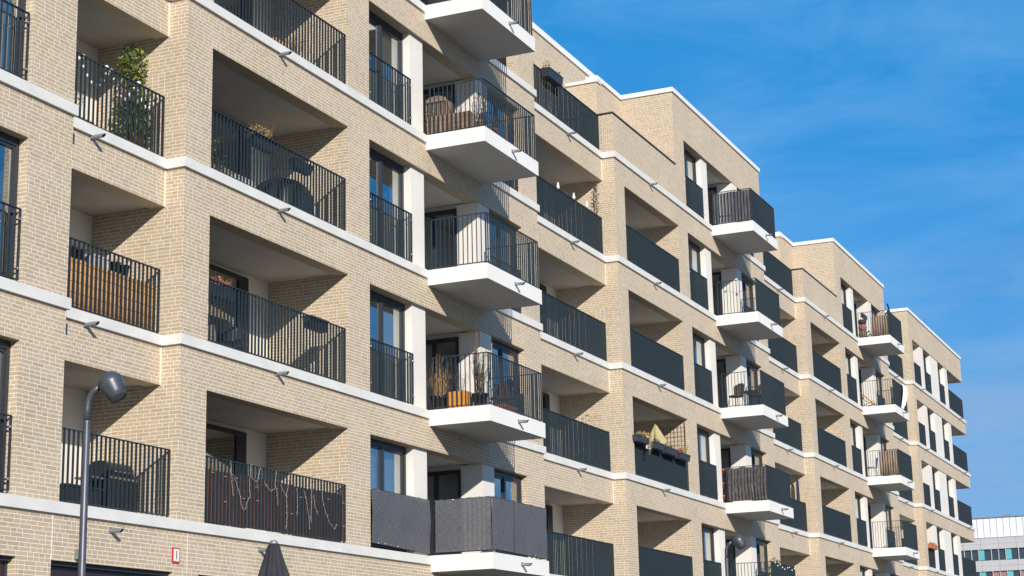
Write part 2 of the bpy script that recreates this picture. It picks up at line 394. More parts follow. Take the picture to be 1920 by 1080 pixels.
def openwall(s0, x0, x1, z0, z1, holes, y0, y1, name='brick_wall', mat='brick', cut=None):
    xs = sorted({x0, x1} | {h[0] for h in holes if x0 < h[0] < x1} | {h[1] for h in holes if x0 < h[1] < x1} | ({cut[0]} if cut else set()))
    zs = sorted({z0, z1} | {h[2] for h in holes if z0 < h[2] < z1} | {h[3] for h in holes if z0 < h[3] < z1} | ({cut[1]} if cut else set()))
    def solid(x, z):
        if cut and x < cut[0] and z > cut[1]: return False
        return not any(h[0] < x < h[1] and h[2] < z < h[3] for h in holes)
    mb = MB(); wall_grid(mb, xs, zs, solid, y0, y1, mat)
    return mb.build(name, B)

# --- shared unit meshes ------------------------------------------------------
def rail_mesh(path, h0=.06, h1=1.12, sp=.11, posts=(), dep=.020, jit=0.0):
    rj = random.Random(5)
    """flat upright bars (40 mm deep) under a flat handrail, along a polyline"""
    mb = MB()
    for (a, b) in zip(path[:-1], path[1:]):
        a, b = Vector((*a, 0)), Vector((*b, 0)); L = (b-a).length; d = (b-a)/L; n = Vector((-d.y, d.x, 0))
        for z, hh in ((h0, .008), (h1-.008, .008)):
            mb.obox((a+b)/2+Vector((0, 0, z)), d*(L/2), n*(dep+.003), (0, 0, hh), 'anthracite')
        k = max(1, round(L/sp))
        for i in range(k+1):
            p = a+d*(L*i/k+(rj.uniform(-jit, jit) if 0 < i < k else 0))
            w_ = .011 if i in (0, k) else .0055
            mb.obox(p+Vector((0, 0, (h0+h1)/2)), d*w_, n*dep, (0, 0, (h1-h0)/2-.010), 'anthracite')
    return mb
def bolts(mb, pts):
    for x, y, z in pts:
        mb.tube([(x, y-.045, z), (x, y+.02, z)], .014, 'steel', 8)
        mb.tube([(x, y-.05, z), (x, y-.035, z)], .020, 'steel', 10)

ME = {}
ME['rail_main'] = rail_mesh([(.80, .06), (5.51, .06)], dep=.018, jit=.003).build('railing', mesh_only=True)
def wr(x0, x1, y):
    mb = rail_mesh([(x0, y), (x1, y)], sp=.115, h0=.07, h1=1.12, dep=.018)
    bolts(mb, [(x1-.05, y, .22), (x1-.05, y, .95), (x0+.07, y, .22), (x0+.07, y, .95)])
    return mb
ME['rail_w1'] = wr(6.44, 8.37, .07).build('railing', mesh_only=True)
ME['rail_w2'] = wr(12.24, 14.02, .07).build('railing', mesh_only=True)
ME['rail_balc'] = rail_mesh([(9.06, -.06), (9.06, -1.33), (11.83, -1.33), (11.83, -.06)], h0=.07, h1=1.14, sp=.108, dep=.0145).build('railing', mesh_only=True)

def window_parts(x0, x1, y, z0, z1, cur=None, nm='window'):
    mb = MB(); f = .065
    mb.box(x0, x0+f, y, y+.09, z0, z1, 'frame'); mb.box(x1-f, x1, y, y+.09, z0, z1, 'frame')
    mb.box(x0+f, x1-f, y, y+.09, z1-.11, z1, 'frame'); mb.box(x0+f, x1-f, y, y+.09, z0, z0+f, 'frame')
    xm = (x0+x1)/2
    mb.box(xm-.035, xm+.035, y+.004, y+.09, z0+f, z1-.11, 'frame')
    for a, b in ((x0+f, xm-.035), (xm+.035, x1-f)):        # casement sashes, a step back
        for q in ((a, a+.05), (b-.05, b)): mb.box(q[0], q[1], y+.022, y+.08, z0+f, z1-.11, 'frame')
        mb.box(a+.05, b-.05, y+.022, y+.08, z1-.16, z1-.11, 'frame'); mb.box(a+.05, b-.05, y+.022, y+.08, z0+f, z0+f+.05, 'frame')
    out = {'window': mb.build(nm, mesh_only=True)}
    ps = []
    for a, b in ((x0+f+.05, xm-.085), (xm+.085, x1-f-.05)):
        g = MB(); g.face([(a, y+.05, z0+f+.05), (b, y+.05, z0+f+.05), (b, y+.05, z1-.16), (a, y+.05, z1-.16)], 'glass'); ps.append(g.build('pane', mesh_only=True))
    out['panes'] = ps
    r = MB(); X0, X1, Y0, Y1, Z0, Z1 = x0-.1, x1+.1, y+.10, y+3.2, z0-.05, z1+.2
    r.face([(X0, Y1, Z0), (X1, Y1, Z0), (X1, Y1, Z1), (X0, Y1, Z1)], 'room'); r.face([(X0, Y0, Z0), (X0, Y1, Z0), (X0, Y1, Z1), (X0, Y0, Z1)], 'room')
    r.face([(X1, Y1, Z0), (X1, Y0, Z0), (X1, Y0, Z1), (X1, Y1, Z1)], 'room'); r.face([(X0, Y0, Z0), (X1, Y0, Z0), (X1, Y1, Z0), (X0, Y1, Z0)], 'floor')
    r.face([(X0, Y0, Z1), (X0, Y1, Z1), (X1, Y1, Z1), (X1, Y0, Z1)], 'room')
    out['room'] = r.build('room_backing', mesh_only=True)
    return out
def curtain_mesh(a, b, y, z0, z1, mat='curtain'):
    mb = MB(); n = max(6, int((b-a)/.03)); pts = []
    for i in range(n+1):
        x = a+(b-a)*i/n; pts.append((x, y+.03*math.sin(i*1.1+a*9)+.012*math.sin(i*2.7)))
    for i in range(n):
        (xa, ya), (xb, yb) = pts[i], pts[i+1]
        mb.face([(xa, ya, z0), (xb, yb, z0), (xb, yb, z1), (xa, ya, z1)], mat, True)
    return mb.build('curtain', mesh_only=True)
W1 = window_parts(6.41, 8.39, .25, .0, OT-.01)
W2 = window_parts(12.2, 14.05, .16, .0, OT-.01)
CUR = {'w1': [curtain_mesh(7.75, 8.3, .40, .02, 2.1), curtain_mesh(6.5, 6.85, .42, .02, 2.1), curtain_mesh(6.5, 8.3, .45, .02, 2.12, 'sheer')],
       'w2': [curtain_mesh(13.5, 13.98, .36, .02, 2.1), curtain_mesh(12.3, 12.6, .36, .02, 2.1), curtain_mesh(12.3, 13.95, .40, .02, 2.12, 'sheer')]}
def put_window(W, loc, curs=()):
    o = link('window', W['window'], B, loc)
    for p in W['panes']: link('pane', p, o)
    link('room_backing', W['room'], o)
    for c in curs: link('curtain', c, o)
    return o

# pilaster and column of the balcony bay
ME['pilaster'] = MB().box(8.39, 9.0, .08, .60, -.17+.001, OT, 'white_plaster').build('pilaster', mesh_only=True)
ME['column'] = MB().box(11.58, 12.2, .012, .55, .03, OT, 'white_plaster').build('column', mesh_only=True)
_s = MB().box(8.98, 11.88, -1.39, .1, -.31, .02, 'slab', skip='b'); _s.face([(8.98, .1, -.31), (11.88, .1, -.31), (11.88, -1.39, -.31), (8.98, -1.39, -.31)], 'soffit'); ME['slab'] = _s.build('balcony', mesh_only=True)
def spout_mesh():
    mb = MB(); mb.lathe([(.001, .03), (.024, .03), (.024, -.20), (.031, -.235 if 0 else -.20), (.031, .03)], 'alu', axis=(0, 1, .06), n=12)
    mb = MB()
    n = 12; ri, ro = .026, .032; P = []
    for j in range(n):
        t = 2*math.pi*j/n; c, s_ = math.cos(t), math.sin(t); cut = -.21-.03*s_
        P.append(((ro*c, .04, ro*s_), (ro*c, cut, ro*s_-.012), (ri*c, cut, ri*s_-.012), (ri*c, .02, ri*s_)))
    for j in range(n):
        A, C_ = P[j], P[(j+1) % n]
        for k in range(3): mb.face([A[k], C_[k], C_[k+1], A[k+1]], 'alu' if k < 2 else 'black_plastic', True)
    mb.box(-.045, .045, -.006, .01, -.045, .045, 'alu')
    return mb.build('drain_spout', mesh_only=True)
ME['spout'] = spout_mesh()

# loggia linings (plaster back wall, ceiling, floor) ---------------------------
def lining(x0, x1, y0, y1, top=OT+.03, wallmat='plaster', left=True):
    mb = MB()
    mb.face([(x0, y1, 0), (x1, y1, 0), (x1, y1, top), (x0, y1, top)], wallmat)
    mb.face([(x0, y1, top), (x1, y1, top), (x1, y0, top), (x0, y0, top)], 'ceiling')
    mb.face([(x0, y0, .015), (x1, y0, .015), (x1, y1, .015), (x0, y1, .015)], 'floor')
    return mb
ME['loggia'] = lining(.47, 5.84, .3, 1.8).build('loggia_lining', mesh_only=True)
ME['loggia_side'] = MB().box(5.54, 5.86, .3, 1.81, -.02, OT+.05, 'brick').build('loggia_side_wall', mesh_only=True)
ME['loggia_side2'] = MB().box(.45, .77, .3, 1.81, -.02, OT+.05, 'brick').build('loggia_side_wall', mesh_only=True)
def door_parts(x0, x1, y, z1, panel=0.0):
    """balcony door wall: frame, glazing, optional dark side panel"""
    mb = MB(); f = .07; xe = x1-panel
    for q in ((x0, x0+f), (xe-f, xe), ((x0+xe)/2-.05, (x0+xe)/2+.05)): mb.box(q[0], q[1], y-.06, y, .02, z1, 'frame')
    mb.box(x0, xe, y-.065, y, z1-.1, z1, 'frame'); mb.box(x0, xe, y-.065, y, .02, .12, 'frame')
    if panel: mb.box(xe+.002, x1, y-.05, y, .02, z1+.002, 'grey_plastic')
    d = mb.build('balcony_door', mesh_only=True)
    g = MB(); g.face([(x0, y-.03, .1), (xe, y-.03, .1), (xe, y-.03, z1-.05), (x0, y-.03, z1-.05)], 'glass'); g = g.build('pane', mesh_only=True)
    k = MB(); k.face([(x0, y-.004, .03), (xe, y-.004, .03), (xe, y-.004, z1-.02), (x0, y-.004, z1-.02)], 'black_plastic'); k = k.build('room_backing', mesh_only=True)  # black sheet behind the pane stands in for the unlit room's darkness
    return d, g, k
DOOR = door_parts(.9, 4.75, 1.8, 2.14, .28)
def put_door(D, loc, rz=0):
    o = link('balcony_door', D[0], B, loc); o.rotation_euler.z = rz
    link('pane', D[1], o); link('room_backing', D[2], o)
    return o
# balcony bay recess: floor, ceiling, back wall, glazed side facing the camera end
def bay_mesh():
    mb = MB()
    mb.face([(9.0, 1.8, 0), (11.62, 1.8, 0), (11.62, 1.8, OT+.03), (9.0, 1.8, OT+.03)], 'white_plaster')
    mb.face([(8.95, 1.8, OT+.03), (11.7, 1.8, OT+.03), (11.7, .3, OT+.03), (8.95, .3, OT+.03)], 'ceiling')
    mb.face([(8.95, .05, .021), (11.7, .05, .021), (11.7, 1.8, .021), (8.95, 1.8, .021)], 'floor')
    mb.face([(9.0, .6, 0), (9.0, 1.8, 0), (9.0, 1.8, OT+.03), (9.0, .6, OT+.03)], 'white_plaster')
    mb.face([(11.64, 1.8, 0), (11.64, .5, 0), (11.64, .5, OT+.03), (11.64, 1.8, OT+.03)], 'white_plaster')
    return mb.build('balcony_recess', mesh_only=True)
ME['bay'] = bay_mesh()
SDOOR = door_parts(0, 1.22, 0, 2.1)        # rotated so that it faces -x

# --- one stepped section -----------------------------------------------------
def section(s, rec, floors, tf, first=False, has_pent=True, top_rail=True):
    """s: x of the outward step, rec: length of the set-back bay before it, floors: storeys in view"""
    E_ = 15.05
    holes = []
    for k in range(0, 5):
        z = k*H
        if k < 4: holes.append((.77, 5.54, z-.08, z+OT))
        holes.append((6.41, 14.05, z-.08, z+OT))
    hs_ = [(s+a, s+b, c, d) for a, b, c, d in holes]
    openwall(s, s, s+E_, -.1, ROOF, hs_, 0, .3, cut=(s+5.45, 4*H+1.12))
    # return faces of the section and the pier ends
    mb = MB(); mb.box(s, s+.3, .3, 1.84, -.1, 4*H+1.1, 'brick'); mb.build('brick_wall', B)
    mb = MB(); mb.box(s+E_-.3, s+E_, .3, 2.0, -.1, ROOF, 'brick'); mb.build('brick_wall', B)
    # set-back bay before the section
    x0, x1 = s-rec, s
    for k in range(4): MB().box(x0, x1, .37, .67, k*H+OT, (k+1)*H-(.08 if k < 3 else 0), 'brick').build('brick_wall', B)
    # string courses
    for k in range(0, 5):
        z = k*H
        mb = MB()
        if k == 0:                                          # lowest course runs straight, filling the set-back
            mb.box(x0, s+8.92, -.05, .5, z-.17, z, 'precast')
        else:
            mb.box(s-.05, s+8.92, -.05, .29, z-.17, z, 'precast')
            mb.box(x0+.02, s-.05, .32, .72, z-.17, z, 'precast')
            mb.box(s-.05, s-.001, .29, .319, z-.17, z, 'precast')
        mb.box(s+11.882, s+E_+(.05 if k else 0), -.05, .29, z-.17, z, 'precast')
        mb.build('string_course', B)
        if k > 0:
            mb = MB()                                       # sealed expansion joint in the corner of the step
            mb.box(s-.036, s-.001, .360, .369, z-H+OT, z-.17, 'joint'); mb.build('expansion_joint', B)
    # penthouse
    mb = MB(); mb.box(s+5.45, s+5.75, .3, 2.0, 4*H, ROOF, 'brick'); mb.build('brick_wall', B)
    mb = MB()
    mb.box(s+5.40, s+E_+.05, -.05, .35, ROOF, ROOF+.14, 'coping'); mb.box(s+5.40, s+5.75, .35, 1.66, ROOF, ROOF+.14, 'coping'); mb.box(s+E_-.3, s+E_+.05, .35, 3, ROOF, ROOF+.14, 'coping')
    mb.build('coping', B)
    mb = MB(); mb.box(s+5.7, s+E_-.1, .2, 14, ROOF-.25, ROOF-.05, 'ceiling'); mb.build('roof', B)
    mb = MB(); mb.box(s-.03, s+5.45, -.03, .33, 4*H+1.12, 4*H+1.16, 'dark_coping'); mb.box(s-.03, s+.33, .33, 1.6, 4*H+1.12, 4*H+1.16, 'dark_coping'); mb.build('parapet_coping', B)
    MB().box(s-.004, s+.0, .07, .36, 4*H+.12, 4*H+1.0, 'brick_soldier').build('soldier_course_panel', B)
    # set-back penthouse wall and the lift block behind the terraces
    MB().box(s+3.38, s+5.45, 1.71, 2.0, 4*H, ROOF, 'brick').build('penthouse_wall', B); MB().box(s+3.38, s+3.68, 2.0, 2.71, 4*H, ROOF-.06, 'brick').build('penthouse_wall', B)
    MB().box(s+3.36, s+5.40, 1.66, 2.05, ROOF, ROOF+.14, 'coping').build('coping', B); MB().box(s+3.33, s+3.70, 1.67, 2.715, ROOF-.06, ROOF+.03, 'coping', skip='').build('coping', B)
    mb = MB(); mb.box(x0-.3, s+5.85, 2.72, 3.0, 4*H, ROOF+.94, 'brick'); mb.build('penthouse_wall', B)
    mb = MB(); mb.box(x0-.3, s+5.9, 2.67, 3.05, ROOF+.94, ROOF+1.13, 'coping'); mb.build('coping', B)
    mb = MB(); mb.box(x0, s+5.5, .35, 3, 4*H-.15, 4*H+.01, 'floor'); mb.build('terrace_floor', B)
    # dark back wall of the building body so nothing shows through
    mb = MB(); mb.box(x0+.01, s+E_-.02, 4.0, 4.2, -G, ROOF-.3, 'room'); mb.build('core_wall', B)
    # storeys
    for k in range(0, 5):
        if k not in floors: continue
        z = k*H; L = (s, 0, z)
        if k < 4:
            link('loggia_lining', ME['loggia'], B, L); link('loggia_side_wall', ME['loggia_side'], B, L); link('loggia_side_wall', ME['loggia_side2'], B, L)
            put_door(DOOR, L); link('railing', ME['rail_main'], B, L)
            o = lining(x0+.02, x1-.001, .67, 1.84).build('loggia_lining', B, (0, 0, z))
            if rec > 4: put_door(DOOR, (x1-.85-4.75, .04, z))
        vy = .15 if (rec < 4 and k == 0) else .43
        sp = rail_mesh([(x0+.03, vy), (s-.03, vy)], dep=.0192 if rec > 4 else .018, jit=.003)
        if not (k == 4 and not top_rail): sp.build('railing', B, (0, 0, z))
        put_window(W1, L, [CUR['w1'][q] for q in tf(k, 1)]); link('railing', ME['rail_w1'], B, L)
        put_window(W2, L, [CUR['w2'][q] for q in tf(k, 2)]); link('railing', ME['rail_w2'], B, L)
        if first: continue
        link('pilaster', ME['pilaster'], B, L); link('column', ME['column'], B, L)
        link('balcony_recess', ME['bay'], B, L)
        put_door(SDOOR, (s+11.62, 1.76, z+.01), -math.pi/2)
        b = link('balcony', ME['slab'], B, L)
        link('railing', ME['rail_balc'], b); link('drain_spout', ME['spout'], b, (10.42, -1.39, -.14))
        if k > 0 and k < 5:
            link('drain_spout', ME['spout'], B, (s+2.95, -.0, z-.16-.02)).location.y = -.02
            link('drain_spout', ME['spout'], B, (s-2.55 if rec > 4 else s-2.0, .35, z-.18)).location.y = .34

random.seed(3)
CH_ = {}
def tf(k, w_):
    CH_['n'] = CH_.get('n', 0)+1; r = random.random()
    if w_ == 1: return [2] if r < .18 else ([0] if r < .75 else [])
    return [0] if r < .6 else []
S1, S2, S3, S4 = 0.0, 20.672, 41.288, 61.82
section(-17.97, 5.6, [0, 1, 2], tf, first=True)
section(S1, 2.92, [0, 1, 2, 3], lambda k, w_: ({0: [2], 1: [0], 2: [], 3: [0]}[k] if w_ == 1 else ([0] if k in (0, 1) else [])))
section(S2, S2-15.05-S1, [0, 1, 2, 3, 4], tf)
section(S3, S3-15.05-S2, [0, 1, 2, 3, 4], tf)
# topmost slab of the first full section (only its underside and rail foot are in view)
b = link('balcony', ME['slab'], B, (S1, 0, 4*H)); link('railing', ME['rail_balc'], b); link('drain_spout', ME['spout'], b, (10.42, -1.39, -.14))
for k in (0,):
    link('drain_spout', ME['spout'], B, (S1+2.45, -.0, -.31)); link('drain_spout', ME['spout'], B, (-1.70, 0, -.31))

# --- the last section, with the open corner loggia ----------------------------
def last_section(s, rec):
    e = s+14.63; x0 = s-rec
    MB().box(s, s+.74, 0, .3, -.1, ROOF, 'brick').build('brick_wall', B)
    for k in range(5):
        MB().box(s+.741, e, 0, .3, k*H+OT, (k+1)*H-.08 if k < 4 else ROOF, 'brick').build('brick_wall', B)
    mb = MB(); mb.box(s, s+.3, .3, 1.84, -.1, ROOF, 'brick'); mb.box(s+.3, s+.74, .3, 1.84, -.1, ROOF, 'brick', skip='l'); mb.build('brick_wall', B)
    for k in range(5):
        z0, z1 = k*H+OT, (k+1)*H-.08 if k < 4 else ROOF
        mb = MB(); mb.box(e-.3, e, .3, 6, z0, z1, 'brick'); mb.build('brick_wall', B)
    for k in range(4): MB().box(x0, s, .37, .67, k*H+OT, (k+1)*H-(.08 if k < 3 else 0), 'brick').build('brick_wall', B)
    mb = MB(); mb.box(s-.05, e+.05, -.05, .35, ROOF, ROOF+.14, 'coping'); mb.box(s-.05, s+.3, .35, 6, ROOF, ROOF+.14, 'coping'); mb.box(e-.3, e+.05, .35, 6, ROOF, ROOF+.14, 'coping'); mb.build('coping', B)
    mb = MB(); mb.box(s+.3, e-.1, .3, 6, ROOF-.3, ROOF-.05, 'ceiling'); mb.box(s, s+.3, 1.84, 6, 4*H, ROOF, 'brick'); mb.build('roof', B)
    mb = MB(); mb.box(x0, s, 2.72, 3.0, 4*H, ROOF+.94, 'brick'); mb.build('penthouse_wall', B)
    mb = MB(); mb.box(x0-.3, s-.06, 2.67, 3.05, ROOF+.94, ROOF+1.06, 'coping'); mb.build('coping', B)
    mb = MB(); mb.box(x0, s, .35, 3, 4*H-.15, 4*H+.01, 'floor'); mb.build('terrace_floor', B)
    mb = MB(); mb.box(x0+.01, s+10.0, 4.0, 4.2, -G, ROOF-.3, 'room'); mb.build('core_wall', B)
    WA = window_parts(s+3.53, s+5.38, .25, 0, OT-.01); WB = window_parts(s+7.45, s+9.2, .25, 0, OT-.01)
    cu = [curtain_mesh(s+4.8, s+5.3, .42, .02, 2.1), curtain_mesh(s+8.6, s+9.1, .42, .02, 2.1)]
    pil = MB().box(s+2.71, s+3.53, .03, 1.8, -.16, OT, 'white_plaster').build('pilaster', mesh_only=True)
    pil2 = MB().box(s+5.38, s+7.45, .03, .6, -.16, OT, 'white_plaster').build('pilaster', mesh_only=True)
    pil3 = MB().box(s+9.2, s+10.11, .03, 1.8, -.16, OT, 'white_plaster').build('pilaster', mesh_only=True)
    ra = rail_mesh([(s+.77, .07), (s+2.69, .07)]).build('railing', mesh_only=True)
    rb = wr(s+3.55, s+5.36, .07).build('railing', mesh_only=True); rc = wr(s+7.47, s+9.18, .07).build('railing', mesh_only=True)
    rd = rail_mesh([(s+10.13, .02), (e-.35, .02), (e-.35, 1.78)]).build('railing', mesh_only=True)
    l1 = lining(s+.7, s+2.72, .3, 1.8); l1 = l1.build('loggia_lining', mesh_only=True)
    l2 = MB(); l2.face([(s+10.1, 1.8, 0), (e-.3, 1.8, 0), (e-.3, 1.8, OT+.03), (s+10.1, 1.8, OT+.03)], 'white_plaster')
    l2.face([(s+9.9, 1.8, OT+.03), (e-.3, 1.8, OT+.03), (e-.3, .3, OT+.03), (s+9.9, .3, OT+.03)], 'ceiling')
    l2.face([(s+9.9, .29, .003), (e, .29, .003), (e, 1.8, .003), (s+9.9, 1.8, .003)], 'floor'); l2 = l2.build('loggia_lining', mesh_only=True)
    for k in range(5):
        z = k*H; mb = MB(); mb.box(s-.05, e+.18, -.05, .29, z-.17, z, 'precast')
        if k > 0:
            mb.box(x0+.02, s-.05, .32, .72, z-.17, z, 'precast'); mb.box(s-.05, s-.001, .29, .319, z-.17, z, 'precast')
        mb.box(e-.301, e+.18, .29, 6, z-.17, z, 'precast'); mb.build('string_course', B)
        mb = MB(); mb.box(s-.022, s-.001, .362, .369, z-H+OT if k else -.3, z-.17, 'joint'); mb.build('expansion_joint', B)
        L = (0, 0, z)
        link('pilaster', pil, B, L); link('pilaster', pil2, B, L); link('pilaster', pil3, B, L)
        put_window(WA, L, [cu[0]]); put_window(WB, L, [cu[1]])
        for r_ in (ra, rb, rc, rd): link('railing', r_, B, L)
        link('loggia_lining', l1, B, L); link('loggia_lining', l2, B, L)
        if k < 4:
            lining(x0+.02, s-.001, .67, 1.84).build('loggia_lining', B, L)
        rail_mesh([(x0+.03, .43), (s-.03, .43)]).build('railing', B, L)
        if k:
            link('drain_spout', ME['spout'], B, (s+1.83, -.02, z-.18)); link('drain_spout', ME['spout'], B, (s+12.46, -.02, z-.18)); link('drain_spout', ME['spout'], B, (s-2.55, .34, z-.18))
last_section(S4, S4-S3-15.05)

# --- ground storey ------------------------------------------------------------
gh = [(-9.9, -3.80, -4.4, -.83), (-3.05, -.08, -4.4, -.83), (.63, 5.5, -4.4, -.83), (6.4, 14.0, -4.4, -.83)]
for s in (S2, S3): gh += [(s+.63, s+5.5, -4.4, -.83), (s+6.4, s+14, -4.4, -.83)]
gh += [(S4+1, S4+6, -4.4, -.83), (S4+7, S4+13, -4.4, -.83)]
openwall(0, -23.5, S4+14.63, -G-.2, -.1, gh, 0, .3)
for a, b_, c, d in gh:
    mb = MB(); mb.box(a, b_, .14, .2, d-.07, d, 'frame'); mb.box(a, a+.06, .14, .2, c, d-.07, 'frame'); mb.box(b_-.06, b_, .14, .2, c, d-.07, 'frame')
    mb.box(a+.06, b_-.06, .16, .2, d-1.0, d-.07, 'maroon'); mb.box(a+.06, b_-.06, .14, .2, d-1.08, d-1.0, 'frame')
    o = mb.build('shop_window', B)
    g = MB(); g.box(a+.06, b_-.06, .165, .19, c, d-1.08, 'office_glass'); g.build('pane', o)
    mb = MB(); mb.box(a, b_, .075, .135, d-.06, d-.002, 'grey_plastic'); mb.build('shutter_rail', o)
mb = MB(); mb.box(-3.055, -3.04, -.004, .02, -.82, -.172, 'joint'); mb.box(.30, .312, -.004, .02, -.82, -.172, 'joint'); mb.build('expansion_joint', B)

# ================================================================ things on and around the building
def part(t, name, mb, parent=None):
    """mb is drawn in facade coordinates; stored relative to its thing"""
    o_ = t.location; d = (o_.x, o_.y, o_.z-G)
    mb.v = [(x-d[0], y-d[1], z-d[2]) for x, y, z in mb.v]
    return mb.build(name, parent or t)
def leaves(mb, c, rad, n, size, mats, rnd=random, flat=.0):
    for _ in range(n):
        while True:
            p = Vector((rnd.uniform(-1, 1), rnd.uniform(-1, 1), rnd.uniform(-1, 1)))
            if p.length <= 1 and (p.length > .45 or rnd.random() < .35): break
        q = Vector((c[0]+p.x*rad[0], c[1]+p.y*rad[1], c[2]+p.z*rad[2])); s_ = size*rnd.uniform(.6, 1.35)
        a = Vector((rnd.uniform(-1, 1), rnd.uniform(-1, 1), rnd.uniform(-1, .5))).normalized(); b_ = a.cross(Vector((rnd.uniform(-1, 1), rnd.uniform(-1, 1), rnd.uniform(-1, 1)))).normalized()
        mb.face([q-a*s_, q+b_*s_*.45, q+a*s_, q-b_*s_*.45], rnd.choice(mats))
def stems(mb, c, spread, h, n, mat, rad=.004, droop=.0, rnd=random, seg=5, fork=0):
    for _ in range(n):
        an = rnd.uniform(0, 2*math.pi); sp = spread*math.sqrt(rnd.random()); hh = h*rnd.uniform(.55, 1); pts = []
        kx, ky = rnd.uniform(-.03, .03), rnd.uniform(-.03, .03)
        for k in range(seg+1):
            t = k/seg
            pts.append((c[0]+math.cos(an)*sp*(.25+.75*t)+kx*math.sin(t*7), c[1]+math.sin(an)*sp*(.25+.75*t)+ky*math.sin(t*6), c[2]+hh*t-droop*t*t*t*rnd.random()))
        mb.tube(pts, [rad*(1-.6*k/seg) for k in range(seg+1)], mat, 4, False)
        for _f in range(fork):
            k = rnd.randint(2, seg-1); p = Vector(pts[k]); q = p+Vector((rnd.uniform(-.1, .1), rnd.uniform(-.1, .1), rnd.uniform(.03, .14)))
            mb.tube([p, q], [rad*.5, rad*.25], mat, 3, False)
def pot_mesh(c, r, h, mat):
    return MB().lathe([(.001, 0), (r*.75, 0), (r*.97, h*.85), (r*1.06, h*.86), (r*1.06, h), (r*.95, h), (r*.93, h*.9), (.001, h*.9)], mat, c, n=18)
def trough_mesh(x0, x1, y0, y1, z0, z1, mat):
    mb = MB(); t_ = .018; ins = .02
    lo = [(x0+ins, y0+ins, z0), (x1-ins, y0+ins, z0), (x1-ins, y1-ins, z0), (x0+ins, y1-ins, z0)]
    hi = [(x0, y0, z1), (x1, y0, z1), (x1, y1, z1), (x0, y1, z1)]
    inn = [(x0+t_, y0+t_, z1), (x1-t_, y0+t_, z1), (x1-t_, y1-t_, z1), (x0+t_, y1-t_, z1)]
    dn = [(p[0], p[1], z1-.04) for p in inn]
    mb.face(lo[::-1], mat)
    for k in range(4):
        j = (k+1) % 4
        mb.face([lo[k], lo[j], hi[j], hi[k]], mat); mb.face([hi[k], hi[j], inn[j], inn[k]], mat); mb.face([inn[k], inn[j], dn[j], dn[k]], mat)
    mb.face(dn, 'soil')
    mb.box(x0-.006, x1+.006, y0-.006, y0+.0, z1-.03, z1+.003, mat)
    return mb
def flower_box(label, x0, x1, y0, y1, z0, z1, mat, plants, group=None, cat='flower box'):
    t = thing('flower_box', label, cat, ((x0+x1)/2, (y0+y1)/2, z0), group)
    part(t, 'trough', trough_mesh(x0, x1, y0, y1, z0, z1, mat))
    mb = MB(); plants(mb, x0, x1, y0, y1, z1)
    if mb.f: part(t, 'plants', mb)
    mb = MB()
    for x in (x0+.15*(x1-x0), x1-.15*(x1-x0)): mb.box(x-.01, x+.01, y0+.03, y1+.06, z1-.005, z1+.012, 'black_plastic')
    part(t, 'bracket', mb); return t
def potted(name, label, cat, c, r, h, mat, plants, group=None):
    t = thing(name, label, cat, c, group); part(t, 'pot', pot_mesh(c, r, h, mat))
    mb = MB(); plants(mb, (c[0], c[1], c[2]+h*.9)); part(t, 'foliage', mb); return t

# ---- street lamps ------------------------------------------------------------
def street_lamp(x, y, label):
    zt, gz = .5, -G+.12
    t = thing('street_lamp', label, 'street lamp', (x, y, gz), 'street lamps in front of the facade')
    hd = Vector((x+.015, y-.30, zt))                       # head centre, reaching out over the street
    ax = Vector((.08, -.50, -.86)).normalized()
    p = MB()
    p.lathe([(.085, 0), (.085, .9), (.078, .92), (.042, .95), (.040, zt-gz-.38)], 'lamp', (x, y, gz), n=20)
    p.lathe([(.043, zt-gz-.40), (.043, zt-gz-.375), (.0405, zt-gz-.372)], 'lamp', (x, y, gz), n=20)
    part(t, 'pole', p)
    a = MB(); pts = [(x, y, zt-.38), (x, y, zt-.24), (x, y-.006, zt-.17), (x+.003, y-.028, zt-.11), (x+.006, y-.07, zt-.055), (x+.01, y-.15, zt+.035-.04)]
    a.tube(pts, .034, 'lamp', 16); part(t, 'arm', a)
    j = MB(); e = Vector(pts[-1]); j.tube([e-Vector((0, -.005, .0)), e+Vector((.003, -.05, .02))], .019, 'black_plastic', 10); j.ball(e+Vector((0, -.02, .008)), .026, 'black_plastic', 10)
    part(t, 'joint', j)
    h = MB(); L = .30; o_ = hd-ax*L*.5
    prof = [(.002, 0), (.045, .006), (.085, .028), (.115, .062), (.132, .10), (.137, .135), (.1355, .150)]
    h.lathe(prof, 'lamp', o_, ax, 32)
    h.lathe([(.1355, .153), (.131, .18), (.112, .26), (.094, .325), (.089, .327), (.087, .317)], 'lamp', o_, ax, 32)
    ho = part(t, 'lamp_head', h)
    s_ = MB(); s_.lathe([(.1352, .150), (.1385, .1505), (.1385, .1535), (.1352, .154)], 'steel', o_, ax, 32); part(t, 'seam_ring', s_, ho)
    l = MB(); l.lathe([(.001, .312), (.088, .315)], 'lens', o_, ax, 28); part(t, 'lens', l, ho)
    f = MB(); side = ax.cross(Vector((1, 0, 0))).normalized()
    f.tube([o_+ax*.10-side*(-.139), o_+ax*.20-side*(-.137), o_+ax*.285-side*(-.113)], .006, 'lamp', 6); part(t, 'hinge_bar', f, ho)
    return t
street_lamp(-7.93, -4.30, 'slate grey street lamp with a barrel head, before the left end of the facade')
street_lamp(15.10, -4.38, 'smaller looking street lamp whose head shows below the film wrapped balcony')

